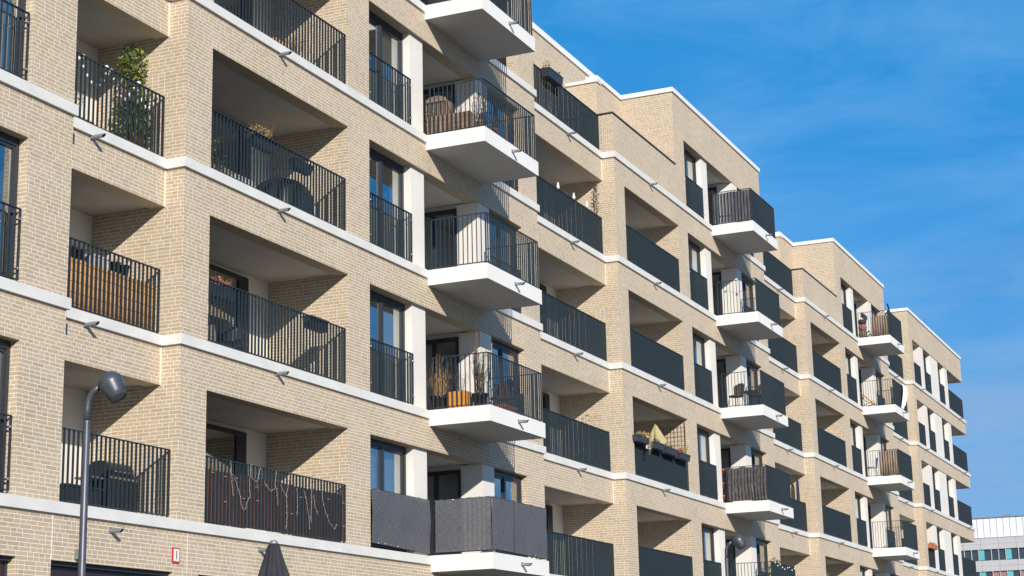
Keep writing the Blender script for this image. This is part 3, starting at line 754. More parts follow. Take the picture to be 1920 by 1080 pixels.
# ---- folded cafe parasol -------------------------------------------------------
t = thing('parasol', 'tall folded charcoal cafe parasol with a pale metal cap, at the bottom edge', 'parasol', (-11.46, -8.84, -G+.12))
z = -1.70
fl = lambda a, h: 1+.16*math.sin(a*5+1.2*h)*min(1, max(0, -h)*3)+.06*math.sin(a*11)
mb = MB(); mb.lathe([(.022, -.005), (.045, -.02), (.062, -.08), (.085, -.16), (.120, -.28), (.15, -.42), (.165, -.6), (.17, -.9), (.15, -1.3), (.12, -1.7), (.10, -1.75)], 'canvas', (-11.46, -8.84, z), n=60, flute=fl); part(t, 'canopy', mb)
mb = MB(); mb.lathe([(.001, .022), (.02, .02), (.033, .008), (.036, -.008), (.02, -.012)], 'alu', (-11.46, -8.84, z), n=18); part(t, 'cap', mb)
mb = MB(); mb.tube([(-11.46, -8.84, -G+.12), (-11.46, -8.84, z-.05)], .024, 'alu', 12); part(t, 'pole', mb)
mb = MB(); mb.box(-11.86, -11.06, -9.24, -8.44, -G+.12, -G+.19, 'pavement'); part(t, 'base', mb)

# ---- plate with the letter I and wall housing ----------------------------------
t = thing('house_sign', 'small white plate with red border and a black letter I on the brick wall', 'sign', (-.02, 0, -.68))
part(t, 'plate', MB().box(-.115, .075, -.022, -.004, -.685, -.445, 'red'))
part(t, 'panel', MB().box(-.092, .052, -.026, -.021, -.660, -.470, 'white_enamel'))
part(t, 'letter', MB().box(-.029, -.011, -.029, -.0255, -.632, -.498, 'black_paint'))
t = thing('wall_housing', 'grey green wall mounted housing half hidden by the street lamp pole', 'electrical box', (-2.46, 0, -.79))
part(t, 'housing', MB().box(-2.53, -2.39, -.09, -.002, -.79, -.64, 'box_grey')); part(t, 'cover', MB().box(-2.52, -2.40, -.098, -.089, -.78, -.65, 'box_grey'))
# dark bracket on the side of the projecting pier ends
# ---- balcony things, left end ---------------------------------------------------
rnd = random.Random(11)
# climbing plant with pot
def climb(mb, c):
    stems(mb, c, .35, 1.0, 14, 'twig', .008, 0, rnd, fork=3); stems(mb, (c[0]+.05, c[1], c[2]), .12, 1.75, 8, 'twig', .008, 0, rnd)
    leaves(mb, (-.42, .80, 6.55), (.40, .34, .50), 800, .045, ['leaf', 'leaf', 'leaf', 'leaf_yellow'], rnd)
    leaves(mb, (-.40, .80, 7.60), (.28, .24, .40), 620, .042, ['leaf', 'leaf', 'leaf_yellow'], rnd)
    leaves(mb, (-.16, .80, 7.15), (.13, .2, .22), 90, .04, ['leaf', 'leaf_yellow'], rnd)
    leaves(mb, (-.22, .72, 6.9), (.16, .2, .3), 110, .04, ['leaf', 'leaf_yellow'], rnd)
potted('climbing_plant', 'tall leafy green climbing plant rising above the railing of a balcony', 'plant', (-.42, .82, 6.02), .2, .28, 'terracotta', climb)
balls = [(-2.25, 6.98), (-2.15, 7.11), (-2.03, 7.18), (-2.04, 7.01), (-1.94, 6.89), (-1.83, 6.81), (-1.63, 6.83), (-1.52, 6.94), (-1.41, 7.09), (-1.43, 7.2), (-1.31, 7.18), (-1.2, 7.06), (-1.1, 6.93), (-0.99, 6.84), (-0.89, 6.82), (-0.79, 6.93), (-0.69, 7.06), (-0.58, 7.05), (-0.56, 7.21), (-0.47, 6.94), (-0.37, 6.85), (-0.25, 6.87), (-0.15, 6.97), (-.06, 7.14)]
t = thing('string_lights', 'string of white ball lights looped behind the railing with the climbing plant', 'string lights', (-1.2, .56, 6.8))
mb = MB(); mb.tube([(x, .56, z_+.03) for x, z_ in balls], .004, 'black_plastic', 4, False); part(t, 'cable', mb)
for x, z_ in balls: part(t, 'bulb', MB().ball((x, .56, z_), .036, 'bulb', 10))
flower_box('low terracotta trough on the floor beside the climbing plant', -2.45, -1.62, .62, .82, 6.02, 6.2, 'terracotta', lambda mb, x0, x1, y0, y1, z1: (stems(mb, ((x0+x1)/2-.1, .72, z1-.03), .35, .75, 16, 'twig', .005, 0, rnd, fork=2), leaves(mb, ((x0+x1)/2, .72, z1+.35), (.35, .1, .3), 40, .025, ['pink', 'terracotta', 'dry'], rnd)))
# reed screen
def reed_sheet(x0, x1, y, z0, z1, mat, step, r, seed=1, axis='x'):
    mb = MB(); k = int((x1-x0)/step); rr = random.Random(seed)
    for i in range(k):
        x = x0+step*(i+.5); top = z1+rr.uniform(-.012, .008); yy = y+rr.uniform(-.003, .003)
        if axis == 'x': mb.tube([(x, yy, z0), (x+rr.uniform(-.004, .004), yy, top)], r, mat, 5)
        else: mb.tube([(yy, x, z0), (yy, x+rr.uniform(-.004, .004), top)], r, mat, 5)
    return mb
t = thing('reed_screen', 'golden reed matting tied inside a balcony railing', 'privacy screen', (-1.45, .52, 3.03))
part(t, 'matting', reed_sheet(-2.92, -.03, .53, 3.03, 3.86, 'reed', .017, .0082))
mb = MB()
for z_ in (3.15, 3.32, 3.49, 3.66, 3.80): mb.tube([(-2.92+.12*i, .518, z_+.003*math.sin(i)) for i in range(25)], .0025, 'black_plastic', 4, False)
part(t, 'wire', mb)
for x, lab in ((-2.12, 'leftmost dark hanging bucket above the reed matting'), (-1.90, 'second dark hanging bucket above the reed matting'), (-1.0, 'third dark hanging bucket above the reed matting'), (-.76, 'rightmost dark hanging bucket above the reed matting')):
    t = thing('hanging_bucket', lab, 'bucket', (x, .56, 3.86), 'buckets hung over the reed matting')
    part(t, 'bucket', pot_mesh((x, .60, 3.84), .09, .2, 'black_plastic'))
    [part(t, 'hook', MB().tube([(x+q*.06, .52, 4.02), (x+q*.05, .45, 4.135), (x+q*.045, .41, 4.10)], .006, 'steel', 5)) for q in (-1, 1)]
flower_box('pale grey trough hung among the dark buckets above the reed matting', -1.68, -1.26, .52, .68, 3.86, 4.03, 'office_grey', lambda mb, *a: stems(mb, (-1.47, .6, 4.02), .18, .12, 14, 'twig', .003, 0, rnd))
# storage box and covered barbecue
t = thing('storage_box', 'low black plastic storage box behind the lowest left railing', 'storage box', (-1.3, .95, .03))
part(t, 'box', MB().box(-1.80, -.95, .75, 1.2, .03, .40, 'black_plastic')); part(t, 'lid', MB().box(-1.82, -.93, .73, 1.22, .402, .44, 'black_plastic'))
mb = MB(); [mb.box(-1.78+.14*i, -1.76+.14*i, .742, .75, .06, .38, 'black_plastic') for i in range(6)]; part(t, 'rib', mb)
t = thing('barbecue', 'black barbecue trolley with a rounded hood on the lowest left balcony', 'barbecue', (-.42, .98, .03))
part(t, 'cabinet', MB().box(-.80, -.05, .72, 1.2, .05, .62, 'black_plastic'))
mb = MB(); n_ = 10; pr_ = [(.75+.43*(1-math.cos(math.pi*i/n_))/2*1.0, .66+.26*math.sin(math.pi*min(i, n_)/n_)**.5) for i in range(n_+1)]
for i in range(n_): mb.face([(-.78, pr_[i][0], pr_[i][1]), (-.12, pr_[i][0], pr_[i][1]), (-.12, pr_[i+1][0], pr_[i+1][1]), (-.78, pr_[i+1][0], pr_[i+1][1])], 'black_plastic', True)
for X in (-.78, -.12): mb.face([(X, a_, b_) for a_, b_ in pr_], 'black_plastic')
part(t, 'hood', mb); part(t, 'handle', MB().tube([(-.70, .70, .74), (-.20, .70, .74)], .012, 'steel', 8)); part(t, 'side_shelf', MB().box(-1.12, -.81, .8, 1.15, .60, .63, 'alu'))
part(t, 'control_strip', MB().box(-.79, -.11, .70, .74, .62, .655, 'steel'))

# ---- things of the first full section ---------------------------------------------
t = thing('slatted_screen', 'red brown timber slat screen inside the railing hung with fairy lights', 'privacy screen', (3.1, .14, .04))
mb = MB(); x = .82; i = 0
while x < 5.48:
    w_ = .05+.012*rnd.random(); mb.box(x, min(x+w_, 5.5), .115+.004*(i % 2), .135+.004*(i % 2), .05, .925+rnd.uniform(-.01, .01), 'red_wood'); x += w_+.006; i += 1
part(t, 'slats', mb)
mb = MB(); mb.box(.82, 5.5, .141, .165, .2, .25, 'red_wood'); part(t, 'batten', mb); mb = MB(); mb.box(.82, 5.5, .141, .165, .72, .77, 'red_wood'); part(t, 'batten', mb)
FL = [[(1.57, 1.11), (1.58, 0.93), (1.62, 0.73), (1.65, 0.54)], [(1.71, 0.82), (1.82, 0.64), (1.91, 0.41), (1.97, 0.32), (2.05, 0.36), (2.08, 0.48), (2.19, 0.58), (2.15, 0.71), (2.19, 1.11)], [(2.22, 0.89), (2.38, 0.84), (2.5, 1.1)], [(2.35, 0.75), (2.45, 0.73), (2.38, 0.81)], [(2.63, 0.89), (2.68, 0.82), (2.84, 0.72), (2.97, 0.79), (3.02, 1.1)], [(3.03, 0.79), (3.08, 0.5)], [(3.16, 0.86), (3.36, 0.69), (3.38, 0.35), (3.35, 0.11)], [(3.36, 0.69), (3.47, 1.1)], [(3.72, 0.87), (3.74, 0.64), (3.73, 0.38)], [(3.98, 0.84), (4.08, 0.59), (4.14, 0.39), (4.16, 0.18)], [(4.23, 1.09), (4.22, 0.3)], [(4.31, 0.79), (4.35, 0.58), (4.48, 0.46)], [(4.62, 1.09), (4.62, 0.72), (4.85, 0.37), (5.08, 0.25), (5.13, 0.34)]]
t = thing('fairy_lights', 'tangled white fairy lights trailing down the railing over the red brown slats', 'fairy lights', (3.3, .02, .1))
mb = MB(); bm_ = MB()
for st in FL:
    pts = []
    for (x0, z0), (x1, z1) in zip(st[:-1], st[1:]):
        k = max(2, int(math.hypot(x1-x0, z1-z0)/.035))
        for q in range(k): pts.append((x0+(x1-x0)*q/k+rnd.uniform(-.009, .009), .026+rnd.uniform(-.006, .006), z0+(z1-z0)*q/k+rnd.uniform(-.006, .006)))
    pts.append((st[-1][0], .024, st[-1][1])); mb.tube(pts, .0028, 'warm_wire', 4, False)
    for p in pts[::3]:
        bm_.tube([p, (p[0]+rnd.uniform(-.03, .03), p[1]-.008, p[2]+rnd.uniform(-.015, .02))], .0036, 'warm_wire', 4)
part(t, 'wire', mb); tag(part(t, 'bulb', bm_), kind='stuff')
t = thing('cable_tie_set', 'short pale cable ties holding the red brown slats to the bars', 'cable ties', (3.1, .03, .1))
for x, z_ in ((1.03, .86), (1.42, .83), (1.42, .41), (1.75, .84), (1.98, .52), (2.42, .52), (2.7, .82), (3.55, .40), (3.85, .72), (4.85, .78), (5.4, .76), (5.42, .33)): part(t, 'tie', MB().box(x-.03, x+.03, .020, .034, z_-.003, z_+.003, 'warm_wire'))
flower_box('trough of dry red and pink flowers behind the left end of a railing', 1.0, 1.72, .10, .26, 3.88, 4.08, 'grey_plastic', lambda mb, x0, x1, y0, y1, z1: (leaves(mb, (1.36, .17, z1+.08), (.38, .1, .10), 150, .022, ['dry', 'pink', 'dry', 'red', 'twig'], rnd), stems(mb, (1.3, .17, z1), .3, .16, 22, 'dry', .003, 0, rnd)))
flower_box('slate trough hung inside the right part of the railing above the slatted one', 4.32, 4.97, .10, .30, 3.94, 4.16, 'grey_plastic', lambda mb, x0, x1, y0, y1, z1: stems(mb, (4.6, .2, z1-.03), .2, .06, 12, 'twig', .003, 0, rnd))
def table(x, y, z, lx, ly, h, mat, label):
    t = thing('table', label, 'table', (x, y, z)); part(t, 'table_top', MB().box(x-lx/2, x+lx/2, y-ly/2, y+ly/2, z+h-.03, z+h, mat))
    for a in (-1, 1):
        for b_ in (-1, 1): part(t, 'leg', MB().tube([(x+a*(lx/2-.05), y+b_*(ly/2-.05), z), (x+a*(lx/2-.07), y+b_*(ly/2-.07), z+h-.03)], .014, 'black_plastic', 8))
    return t
def chair(x, y, z, rz, mat, label, group=None, legmat='black_plastic'):
    t = thing('chair', label, 'chair', (x, y, z), group, rz)
    def pp(name, mb): mb.build(name, t)
    n = 8; mb = MB()
    for i in range(n):                                     # curved shell backrest
        a0, a1 = math.pi*(.12+.76*i/n), math.pi*(.12+.76*(i+1)/n)
        f = lambda a, h: ((.25+.03*h)*math.cos(a), (.23+.05*h)*math.sin(a), .43+h*(.22+.20*math.sin(a)))
        for h0, h1 in ((0, .5), (.5, 1)):
            mb.face([f(a0, h0), f(a1, h0), f(a1, h1), f(a0, h1)], mat, True)
            g = lambda p: (p[0]*.95, p[1]*.95, p[2])
            mb.face([g(f(a1, h0)), g(f(a0, h0)), g(f(a0, h1)), g(f(a1, h1))], mat, True)
    pp('backrest', mb)
    mb = MB(); mb.lathe([(.001, .44), (.22, .44), (.25, .46), (.22, .475), (.001, .47)], mat, (0, 0, 0), n=16); pp('seat', mb)
    for a in (-1, 1):
        for b_ in (-1, 1): mb = MB(); mb.tube([(a*.23, b_*.22, 0), (a*.15, b_*.15, .44)], .010, legmat, 6); pp('leg', mb)
    return t
table(1.9, 1.0, 3.02, 1.0, .7, .72, 'old_wood', 'dark topped table behind the railing under the red flowers')
chair(2.9, .95, 3.02, R(70), 'black_plastic', 'black chair beside the table behind the railing under the red flowers')
chair(3.35, 1.25, 3.02, R(-60), 'wicker', 'dark wicker chair at the back wall right of the table')
flower_box('trough with a bushy dry plant standing above the middle of the railing', 2.28, 3.02, .10, .28, 6.93, 7.12, 'grey_plastic', lambda mb, x0, x1, y0, y1, z1: (leaves(mb, (2.66, .19, z1+.11), (.36, .14, .14), 260, .022, ['dry', 'leaf_yellow', 'dry', 'twig'], rnd), stems(mb, (2.65, .19, z1), .3, .24, 26, 'dry', .003, 0, rnd)))
flower_box('empty slate trough hung right of the bushy dry plant', 3.72, 4.36, .10, .28, 6.88, 7.06, 'grey_plastic', lambda mb, x0, x1, y0, y1, z1: stems(mb, (4.0, .2, z1-.03), .2, .07, 10, 'twig', .003, 0, rnd))
t = thing('covered_grill', 'round garden grill under a black domed cover behind the railing', 'grill', (4.45, .85, 6.02))
part(t, 'cover', MB().lathe([(.001, .92), (.18, .90), (.38, .82), (.52, .70), (.60, .55), (.62, .2), (.63, .01)], 'black_plastic', (4.45, .85, 6.02), n=30, flute=lambda a, h: 1+.035*math.sin(a*9)*(1-h)))
for x, y, lab in ((1.35, .7, 'small bushy green pot plant nearest the left jamb of the grill balcony'), (1.85, .6, 'green pot plant second from the left on the grill balcony')):
    potted('pot_plant', lab, 'plant', (x, y, 6.02), .13, .24, 'black_plastic', lambda mb, c: (stems(mb, c, .2, .5, 10, 'twig', .005, 0, rnd), leaves(mb, (c[0], c[1], c[2]+.38), (.24, .22, .32), 230, .035, ['leaf', 'leaf', 'leaf_yellow'], rnd)), 'pot plants on the grill balcony')
t = thing('crate', 'grey plastic crate standing between the pot plants and the covered grill', 'crate', (2.65, .7, 6.02)); part(t, 'crate', trough_mesh(2.35, 2.95, .5, .9, 6.02, 6.42, 'office_grey'))
for x, lab in ((3.30, 'leftmost of the small orange pots behind the top railing'), (3.44, 'second of the small orange pots behind the top railing'), (3.60, 'third of the small orange pots behind the top railing')):
    potted('pot_plant', lab, 'plant', (x, .34, 9.02), .06, .30, 'orange_wood', lambda mb, c: (stems(mb, c, .06, .16, 8, 'twig', .003, 0, rnd)), 'small orange pots behind the top railing')
potted('pot_plant', 'thin twiggy plant right of the small orange pots', 'plant', (4.1, .4, 9.02), .09, .2, 'black_plastic', lambda mb, c: (stems(mb, c, .3, .5, 30, 'twig', .004, 0, rnd, fork=2), leaves(mb, (c[0]+.1, c[1], c[2]+.25), (.35, .15, .22), 90, .02, ['twig', 'leaf_yellow', 'dry'], rnd)))
# balcony with timber planters (k = 3)
t = thing('timber_cupboard', 'small weathered board cupboard with an arched top on the balcony above', 'cupboard', (9.6, .05, 9.02))
mb = MB(); yb = -.24
for i in range(8):
    a0 = yb+.06*i; top = 10.0+.07*math.sin(math.pi*(i+.5)/8); mb.box(9.45, 9.49, a0, a0+.057, 9.03, top, 'old_wood')
part(t, 'boards', mb); part(t, 'carcass', MB().box(9.492, 9.85, -.235, .235, 9.04, 9.98, 'old_wood'))
t = thing('timber_planter', 'low weathered timber planter along the end railing of the balcony', 'planter', (9.3, -.42, 9.02))
mb = MB()
for i in range(4): mb.box(9.12, 9.15, -1.0, .05, 9.04+.11*i, 9.04+.11*i+.104, 'old_wood')
part(t, 'side_board', mb); part(t, 'carcass', MB().box(9.152, 9.42, -.99, .04, 9.04, 9.46, 'old_wood'))
mb = MB(); leaves(mb, (9.27, .0, 9.58), (.1, .15, .12), 70, .03, ['leaf', 'leaf_yellow'], rnd); stems(mb, (9.27, -.6, 9.45), .2, .3, 18, 'twig', .004, 0, rnd, fork=2); part(t, 'plants', mb)
t = thing('obelisk_trellis', 'wire obelisk with a bare climber near the balcony corner', 'plant support', (9.5, -1.02, 9.02))
mb = MB()
for i in range(4):
    a = math.pi/4+math.pi/2*i; mb.tube([(9.5+.16*math.cos(a), -1.02+.16*math.sin(a), 9.3), (9.5+.13*math.cos(a), -1.02+.13*math.sin(a), 9.75), (9.5, -1.02, 10.06)], .006, 'twig', 5)
for k in range(7): mb.tube([(9.5+(.155-.018*k)*math.cos(q*math.pi/6), -1.02+(.155-.018*k)*math.sin(q*math.pi/6), 9.36+.1*k) for q in range(13)], .004, 'twig', 4, False)
part(t, 'frame', mb); part(t, 'pot', pot_mesh((9.5, -1.02, 9.02), .17, .30, 'old_wood'))
mb = MB(); stems(mb, (9.5, -1.02, 9.3), .24, .8, 26, 'twig', .004, .1, rnd, fork=3); leaves(mb, (9.5, -1.02, 9.6), (.22, .2, .35), 40, .02, ['red', 'twig', 'leaf'], rnd); part(t, 'climber', mb)
potted('pot_plant', 'sprawling twiggy plant behind the front bars of the timber planter balcony', 'plant', (10.0, -1.1, 9.02), .14, .26, 'terracotta', lambda mb, c: (stems(mb, c, .45, .55, 34, 'twig', .004, .2, rnd, fork=2), leaves(mb, (c[0], c[1], c[2]+.2), (.4, .15, .3), 80, .025, ['leaf', 'leaf_yellow', 'terracotta'], rnd)))
chair(10.35, -.55, 9.02, R(200), 'blue', 'blue chair behind the front bars of the timber planter balcony')
# balcony k = 1
potted('ornamental_grass', 'large dry golden grass in a black tub at the balcony wall end', 'plant', (9.42, -.02, 3.03), .19, .33, 'black_plastic', lambda mb, c: (stems(mb, c, .28, .80, 150, 'dry', .004, .35, rnd), stems(mb, c, .12, 1.0, 10, 'dry', .007, 0, rnd)))
t = thing('wooden_crate', 'orange oiled wooden cube planter behind the balcony bars', 'planter', (9.45, -.50, 3.03))
mb = MB()
for i in range(4): mb.box(9.26, 9.28, -.69+.098*i, -.69+.098*i+.092, 3.04, 3.42, 'orange_wood')
for i in range(4): mb.box(9.283+.09*i, 9.283+.09*i+.084, -.70, -.68, 3.04, 3.42, 'orange_wood')
part(t, 'boards', mb); part(t, 'carcass', MB().box(9.282, 9.64, -.678, -.30, 3.04, 3.40, 'orange_wood'))
mb = MB(); stems(mb, (9.45, -.5, 3.38), .2, .5, 16, 'twig', .004, 0, rnd, fork=2); part(t, 'plants', mb)
potted('shrub', 'tall bare twiggy shrub in a black pot at the balcony corner', 'shrub', (9.52, -.92, 3.03), .17, .33, 'black_plastic', lambda mb, c: (stems(mb, c, .24, 1.1, 44, 'twig', .005, 0, rnd, fork=5), stems(mb, (c[0], c[1]+.08, c[2]), .06, 1.5, 9, 'twig', .008, 0, rnd, fork=6), mb.tube([(c[0]+.1, c[1]-.14, c[2]), (c[0]+.16, c[1]-.22, c[2]+1.12)], .01, 'dry', 6)))
flower_box('long terracotta trough on the floor behind the front bars of the twiggy shrub balcony', 10.0, 10.75, -1.22, -1.04, 3.03, 3.2, 'terracotta', lambda mb, x0, x1, y0, y1, z1: stems(mb, (10.4, -1.13, z1-.03), .3, .4, 26, 'twig', .004, .1, rnd, fork=1))
chair(10.95, -.75, 3.03, R(170), 'wicker', 'dark chair behind the front bars of the twiggy shrub balcony')
# grey fabric privacy screens, k = 0
def fabric(P0, P1, z0, z1, off, seed, hem=.0, sag=.012, nx=46, nz=14, lean=0.0):
    rr = random.Random(seed); a, b = Vector((*P0, 0)), Vector((*P1, 0)); d = (b-a); n_ = Vector((d.y, -d.x, 0)).normalized()
    ph = [rr.uniform(0, 6) for _ in range(4)]; mb = MB(); g = []
    for i in range(nx+1):
        c_ = []
        for j in range(nz+1):
            u, v = i/nx, j/nz
            scal = .010*abs(math.sin(u*math.pi*6.0+ph[3])) if j == nz else 0
            w_ = sag*(.5*math.sin(u*5+ph[0]+v*2)+.35*math.sin(u*13+ph[1]-v*3)+.3*math.sin(v*9+ph[2]))*(.25+math.sin(v*math.pi))
            p = a+d*u+n_*(off+w_); c_.append((p.x, p.y, z0+hem*math.sin(u*math.pi)*(1-v)+lean*u*(1-v)+(z1-z0)*v-scal))
        g.append(c_)
    for i in range(nx):
        for j in range(nz):
            mb.face([g[i][j], g[i+1][j], g[i+1][j+1], g[i][j+1]], 'screen', True)
    return mb, g
def fabric_extras(t, g):
    mb = MB()
    for i in range(0, len(g), 5):
        for j in (0, -1):
            p = g[i][j]; mb.ball((p[0], p[1]-.004, p[2]+(.02 if j == 0 else -.015)), .010, 'steel', 6)
    part(t, 'eyelets', mb)
    mb = MB(); mb.tube([g[i][0] for i in range(0, len(g))], .006, 'black_plastic', 4, False); part(t, 'hem', mb)
    mb = MB(); mb.tube([g[i][-1] for i in range(0, len(g))], .006, 'black_plastic', 4, False); part(t, 'hem', mb)
t = thing('privacy_screen', 'slate grey fabric screen stretched flat across a window and pilaster', 'privacy screen', (7.7, 0, .05), 'grey fabric screens on the lowest balcony')
mb, g = fabric((6.44, .0), (8.93, .0), .10, 1.15, .005, 3, lean=-.05, sag=.018); part(t, 'fabric', mb); fabric_extras(t, g)
t = thing('privacy_screen', 'slate grey fabric screen wrapped around the lowest projecting balcony', 'privacy screen', (10.4, -.8, .05), 'grey fabric screens on the lowest balcony')
mb, g = fabric((9.005, -.10), (9.005, -1.36), .07, 1.15, .01, 4, sag=.007); part(t, 'fabric', mb); fabric_extras(t, g)
mb, g = fabric((9.03, -1.365), (11.86, -1.365), .09, 1.15, .004, 5, sag=.012, lean=-.03); part(t, 'fabric', mb); fabric_extras(t, g)
mb = MB(); mb.tube([(10.08+.01*math.sin(k), -1.388, .10+.1*k) for k in range(11)], .004, 'black_plastic', 4); part(t, 'lap_seam', mb)

# ---- second section -----------------------------------------------------------------
flower_box('dark planter box hung on the topmost terrace railing against the sky', 16.45, 17.40, .14, .38, 12.88, 13.12, 'grey_plastic', lambda mb, x0, x1, y0, y1, z1: (leaves(mb, (x0+.12, .26, z1+.10), (.12, .1, .15), 70, .03, ['leaf_yellow', 'dry'], rnd), leaves(mb, (x1-.15, .26, z1+.05), (.14, .12, .12), 70, .03, ['leaf', 'leaf_yellow'], rnd), leaves(mb, ((x0+x1)/2, .26, z1+.03), (.3, .1, .06), 80, .022, ['twig', 'red', 'dry'], rnd), stems(mb, (x1-.05, .24, z1), .12, .2, 12, 'twig', .003, .2, rnd)))
t = thing('dead_branch', 'bare bent twig standing above the topmost terrace railing', 'plant', (18.9, .9, 12.02))
mb = MB(); mb.tube([(18.9, .9, 12.2), (18.95, .9, 13.0), (19.05, .88, 13.5), (19.3, .85, 13.62), (19.5, .85, 13.4)], .008, 'twig', 5); mb.tube([(19.05, .88, 13.5), (18.85, .88, 13.42)], .006, 'twig', 4); part(t, 'stem', mb); part(t, 'pot', pot_mesh((18.9, .9, 12.02), .15, .3, 'terracotta'))
birds = [(17.52, 'leftmost small white bird ornament on the railing'), (18.62, 'middle small white bird ornament on the railing'), (19.55, 'rightmost small white bird ornament on the railing')]
for x, lab in birds:
    t = thing('bird_ornament', lab, 'ornament', (x, .43, 10.125), 'white bird ornaments on a railing')
    mb = MB(); mb.lathe([(.001, 0), (.030, .01), (.046, .05), (.042, .09), (.022, .12), (.030, .15), (.024, .18), (.001, .19)], 'bulb', (x, .43, 10.125), n=12); part(t, 'body', mb)
    mb = MB(); mb.lathe([(.010, 0), (.001, .03)], 'orange_wood', (x-.02, .42, 10.285), (-1, -.3, 0), n=6); part(t, 'beak', mb)
t = thing('hanging_vine', 'dried brown vine hanging down the brick jamb beside the bird ornaments', 'plant', (20.5, .5, 10.0))
mb = MB(); mb.tube([(20.52+.02*math.sin(k*1.3), .5, 11.15-.1*k) for k in range(13)], .012, 'twig', 5); leaves(mb, (20.52, .5, 10.6), (.06, .08, .62), 150, .03, ['twig', 'twig', 'leaf'], rnd); part(t, 'stem', mb)
t = potted('pot_plant', 'dried seed heads reaching above the railing of the recessed balcony', 'plant', (19.95, .75, 3.02), .14, .28, 'black_plastic', lambda mb, c: (stems(mb, c, .55, 1.3, 16, 'twig', .004, 0, rnd, fork=1), leaves(mb, (c[0], c[1], c[2]+1.15), (.5, .25, .18), 26, .04, ['dry', 'twig'], rnd)))
def trail(mb, x0, x1, y0, y1, z1): leaves(mb, ((x0+x1)/2+.1, y0+.05, z1+.03), (.5, .14, .12), 260, .03, ['leaf_yellow', 'dry', 'dry', 'twig'], rnd); leaves(mb, (x1-.12, y0-.02, z1-.22), (.12, .06, .30), 120, .028, ['dry', 'leaf_yellow', 'twig'], rnd)
flower_box('flower box with trailing yellowed plants at the left end of the railing', 21.30, 22.25, -.18, .02, 3.92, 4.10, 'grey_plastic', trail, 'flower boxes on the parasol balcony')
flower_box('flower box with a dark green tuft directly under the folded yellow parasol', 22.68, 23.50, -.18, .02, 3.90, 4.08, 'grey_plastic', lambda mb, x0, x1, y0, y1, z1: leaves(mb, (23.05, -.08, z1+.04), (.26, .09, .10), 110, .028, ['leaf', 'leaf'], rnd), 'flower boxes on the parasol balcony')
flower_box('flower box with a few light green shoots, third from the left', 23.72, 24.62, -.18, .02, 3.88, 4.06, 'grey_plastic', lambda mb, x0, x1, y0, y1, z1: (leaves(mb, (24.1, -.08, z1+.06), (.22, .09, .12), 80, .03, ['leaf_yellow', 'leaf'], rnd), stems(mb, (24.4, -.08, z1), .12, .28, 7, 'twig', .004, 0, rnd)), 'flower boxes on the parasol balcony')
flower_box('flower box with red and yellow grasses at the right end of the railing', 24.88, 25.78, -.18, .02, 3.86, 4.04, 'grey_plastic', lambda mb, x0, x1, y0, y1, z1: (stems(mb, (25.4, -.08, z1-.02), .22, .32, 36, 'dry', .005, 0, rnd), stems(mb, (25.55, -.08, z1-.02), .12, .34, 16, 'leaf_yellow', .007, 0, rnd), leaves(mb, (25.15, -.08, z1+.06), (.22, .09, .1), 80, .028, ['leaf', 'dry', 'red'], rnd)), 'flower boxes on the parasol balcony')
t = thing('parasol', 'folded mustard yellow balcony parasol above the flower boxes', 'parasol', (24.25, .36, 3.02))
mb = MB(); mb.lathe([(.012, 0), (.05, -.05), (.15, -.26), (.26, -.48), (.31, -.66), (.25, -.85), (.16, -1.0)], 'yellow_canvas', (24.25, .34, 4.80), n=40, flute=lambda a, h: 1+.20*math.sin(a*5+.5+h*2)*min(1, -h*4)+.06*math.sin(a*11+h*5)); part(t, 'canopy', mb); part(t, 'pole', MB().tube([(24.25, .36, 3.02), (24.25, .36, 4.82)], .018, 'alu', 8))
t = thing('trellis', 'thin square wire trellis on the side wall of the parasol balcony', 'trellis', (26.18, .6, 3.3))
mb = MB()
for i in range(8): mb.tube([(26.19, .10+.11*i, 3.3), (26.19, .10+.11*i, 5.02)], .006, 'twig', 4)
for k in range(13): mb.tube([(26.185, .10, 3.35+.135*k), (26.185, .87, 3.35+.135*k)], .005, 'twig', 4)
part(t, 'grid', mb); part(t, 'edge_post', MB().tube([(26.17, .08, 3.05), (26.17, .08, 5.12)], .014, 'old_wood', 6))
t = thing('white_bag', 'small white printed bag hanging beside the folded yellow parasol', 'bag', (22.62, .02, 3.95)); mb = MB(); mb.box(22.48, 22.70, -.03, .03, 3.86, 4.22, 'white_cloth'); part(t, 'bag', mb); part(t, 'mark', MB().box(22.53, 22.62, -.035, -.029, 3.98, 4.06, 'black_paint'))
# balconies of the second section
X2 = S2+9.06
t = thing('plank_screen', 'grey stained upright planks lining the end rail of the highest balcony', 'privacy screen', (X2+.04, -.7, 12.05))
mb = MB(); y = -.08
while y > -1.28: mb.box(X2+.028, X2+.048, y-.085, y, 12.1, 13.10+rnd.uniform(-.01, .01), 'plank'); y -= .103
part(t, 'planks', mb); part(t, 'batten', MB().box(X2+.049, X2+.07, -1.28, -.08, 12.3, 12.35, 'plank'))
t = thing('string_lights', 'cord of coloured bulbs strung inside the end rail of a balcony', 'string lights', (X2+.04, -.7, 9.8))
pts = [(X2+.04, -.06, 10.05), (X2+.04, -.31, 9.85), (X2+.04, -.69, 9.71), (X2+.04, -1.04, 9.86), (X2+.04, -1.31, 10.07)]
part(t, 'cable', MB().tube(pts, .006, 'black_plastic', 4, False))
for p, c_ in zip(pts[1:], ('teal', 'red', 'orange_wood', 'teal')): part(t, 'bulb', MB().ball((p[0], p[1], p[2]-.04), .04, c_, 8))
chair(S2+9.75, -.30, 6.03, R(160), 'wicker', 'dark wicker chair nearest the wall on the chairs balcony', 'wicker chairs on a balcony')
chair(S2+9.95, -.90, 6.03, R(190), 'wicker', 'dark wicker chair nearest the corner on the chairs balcony', 'wicker chairs on a balcony')
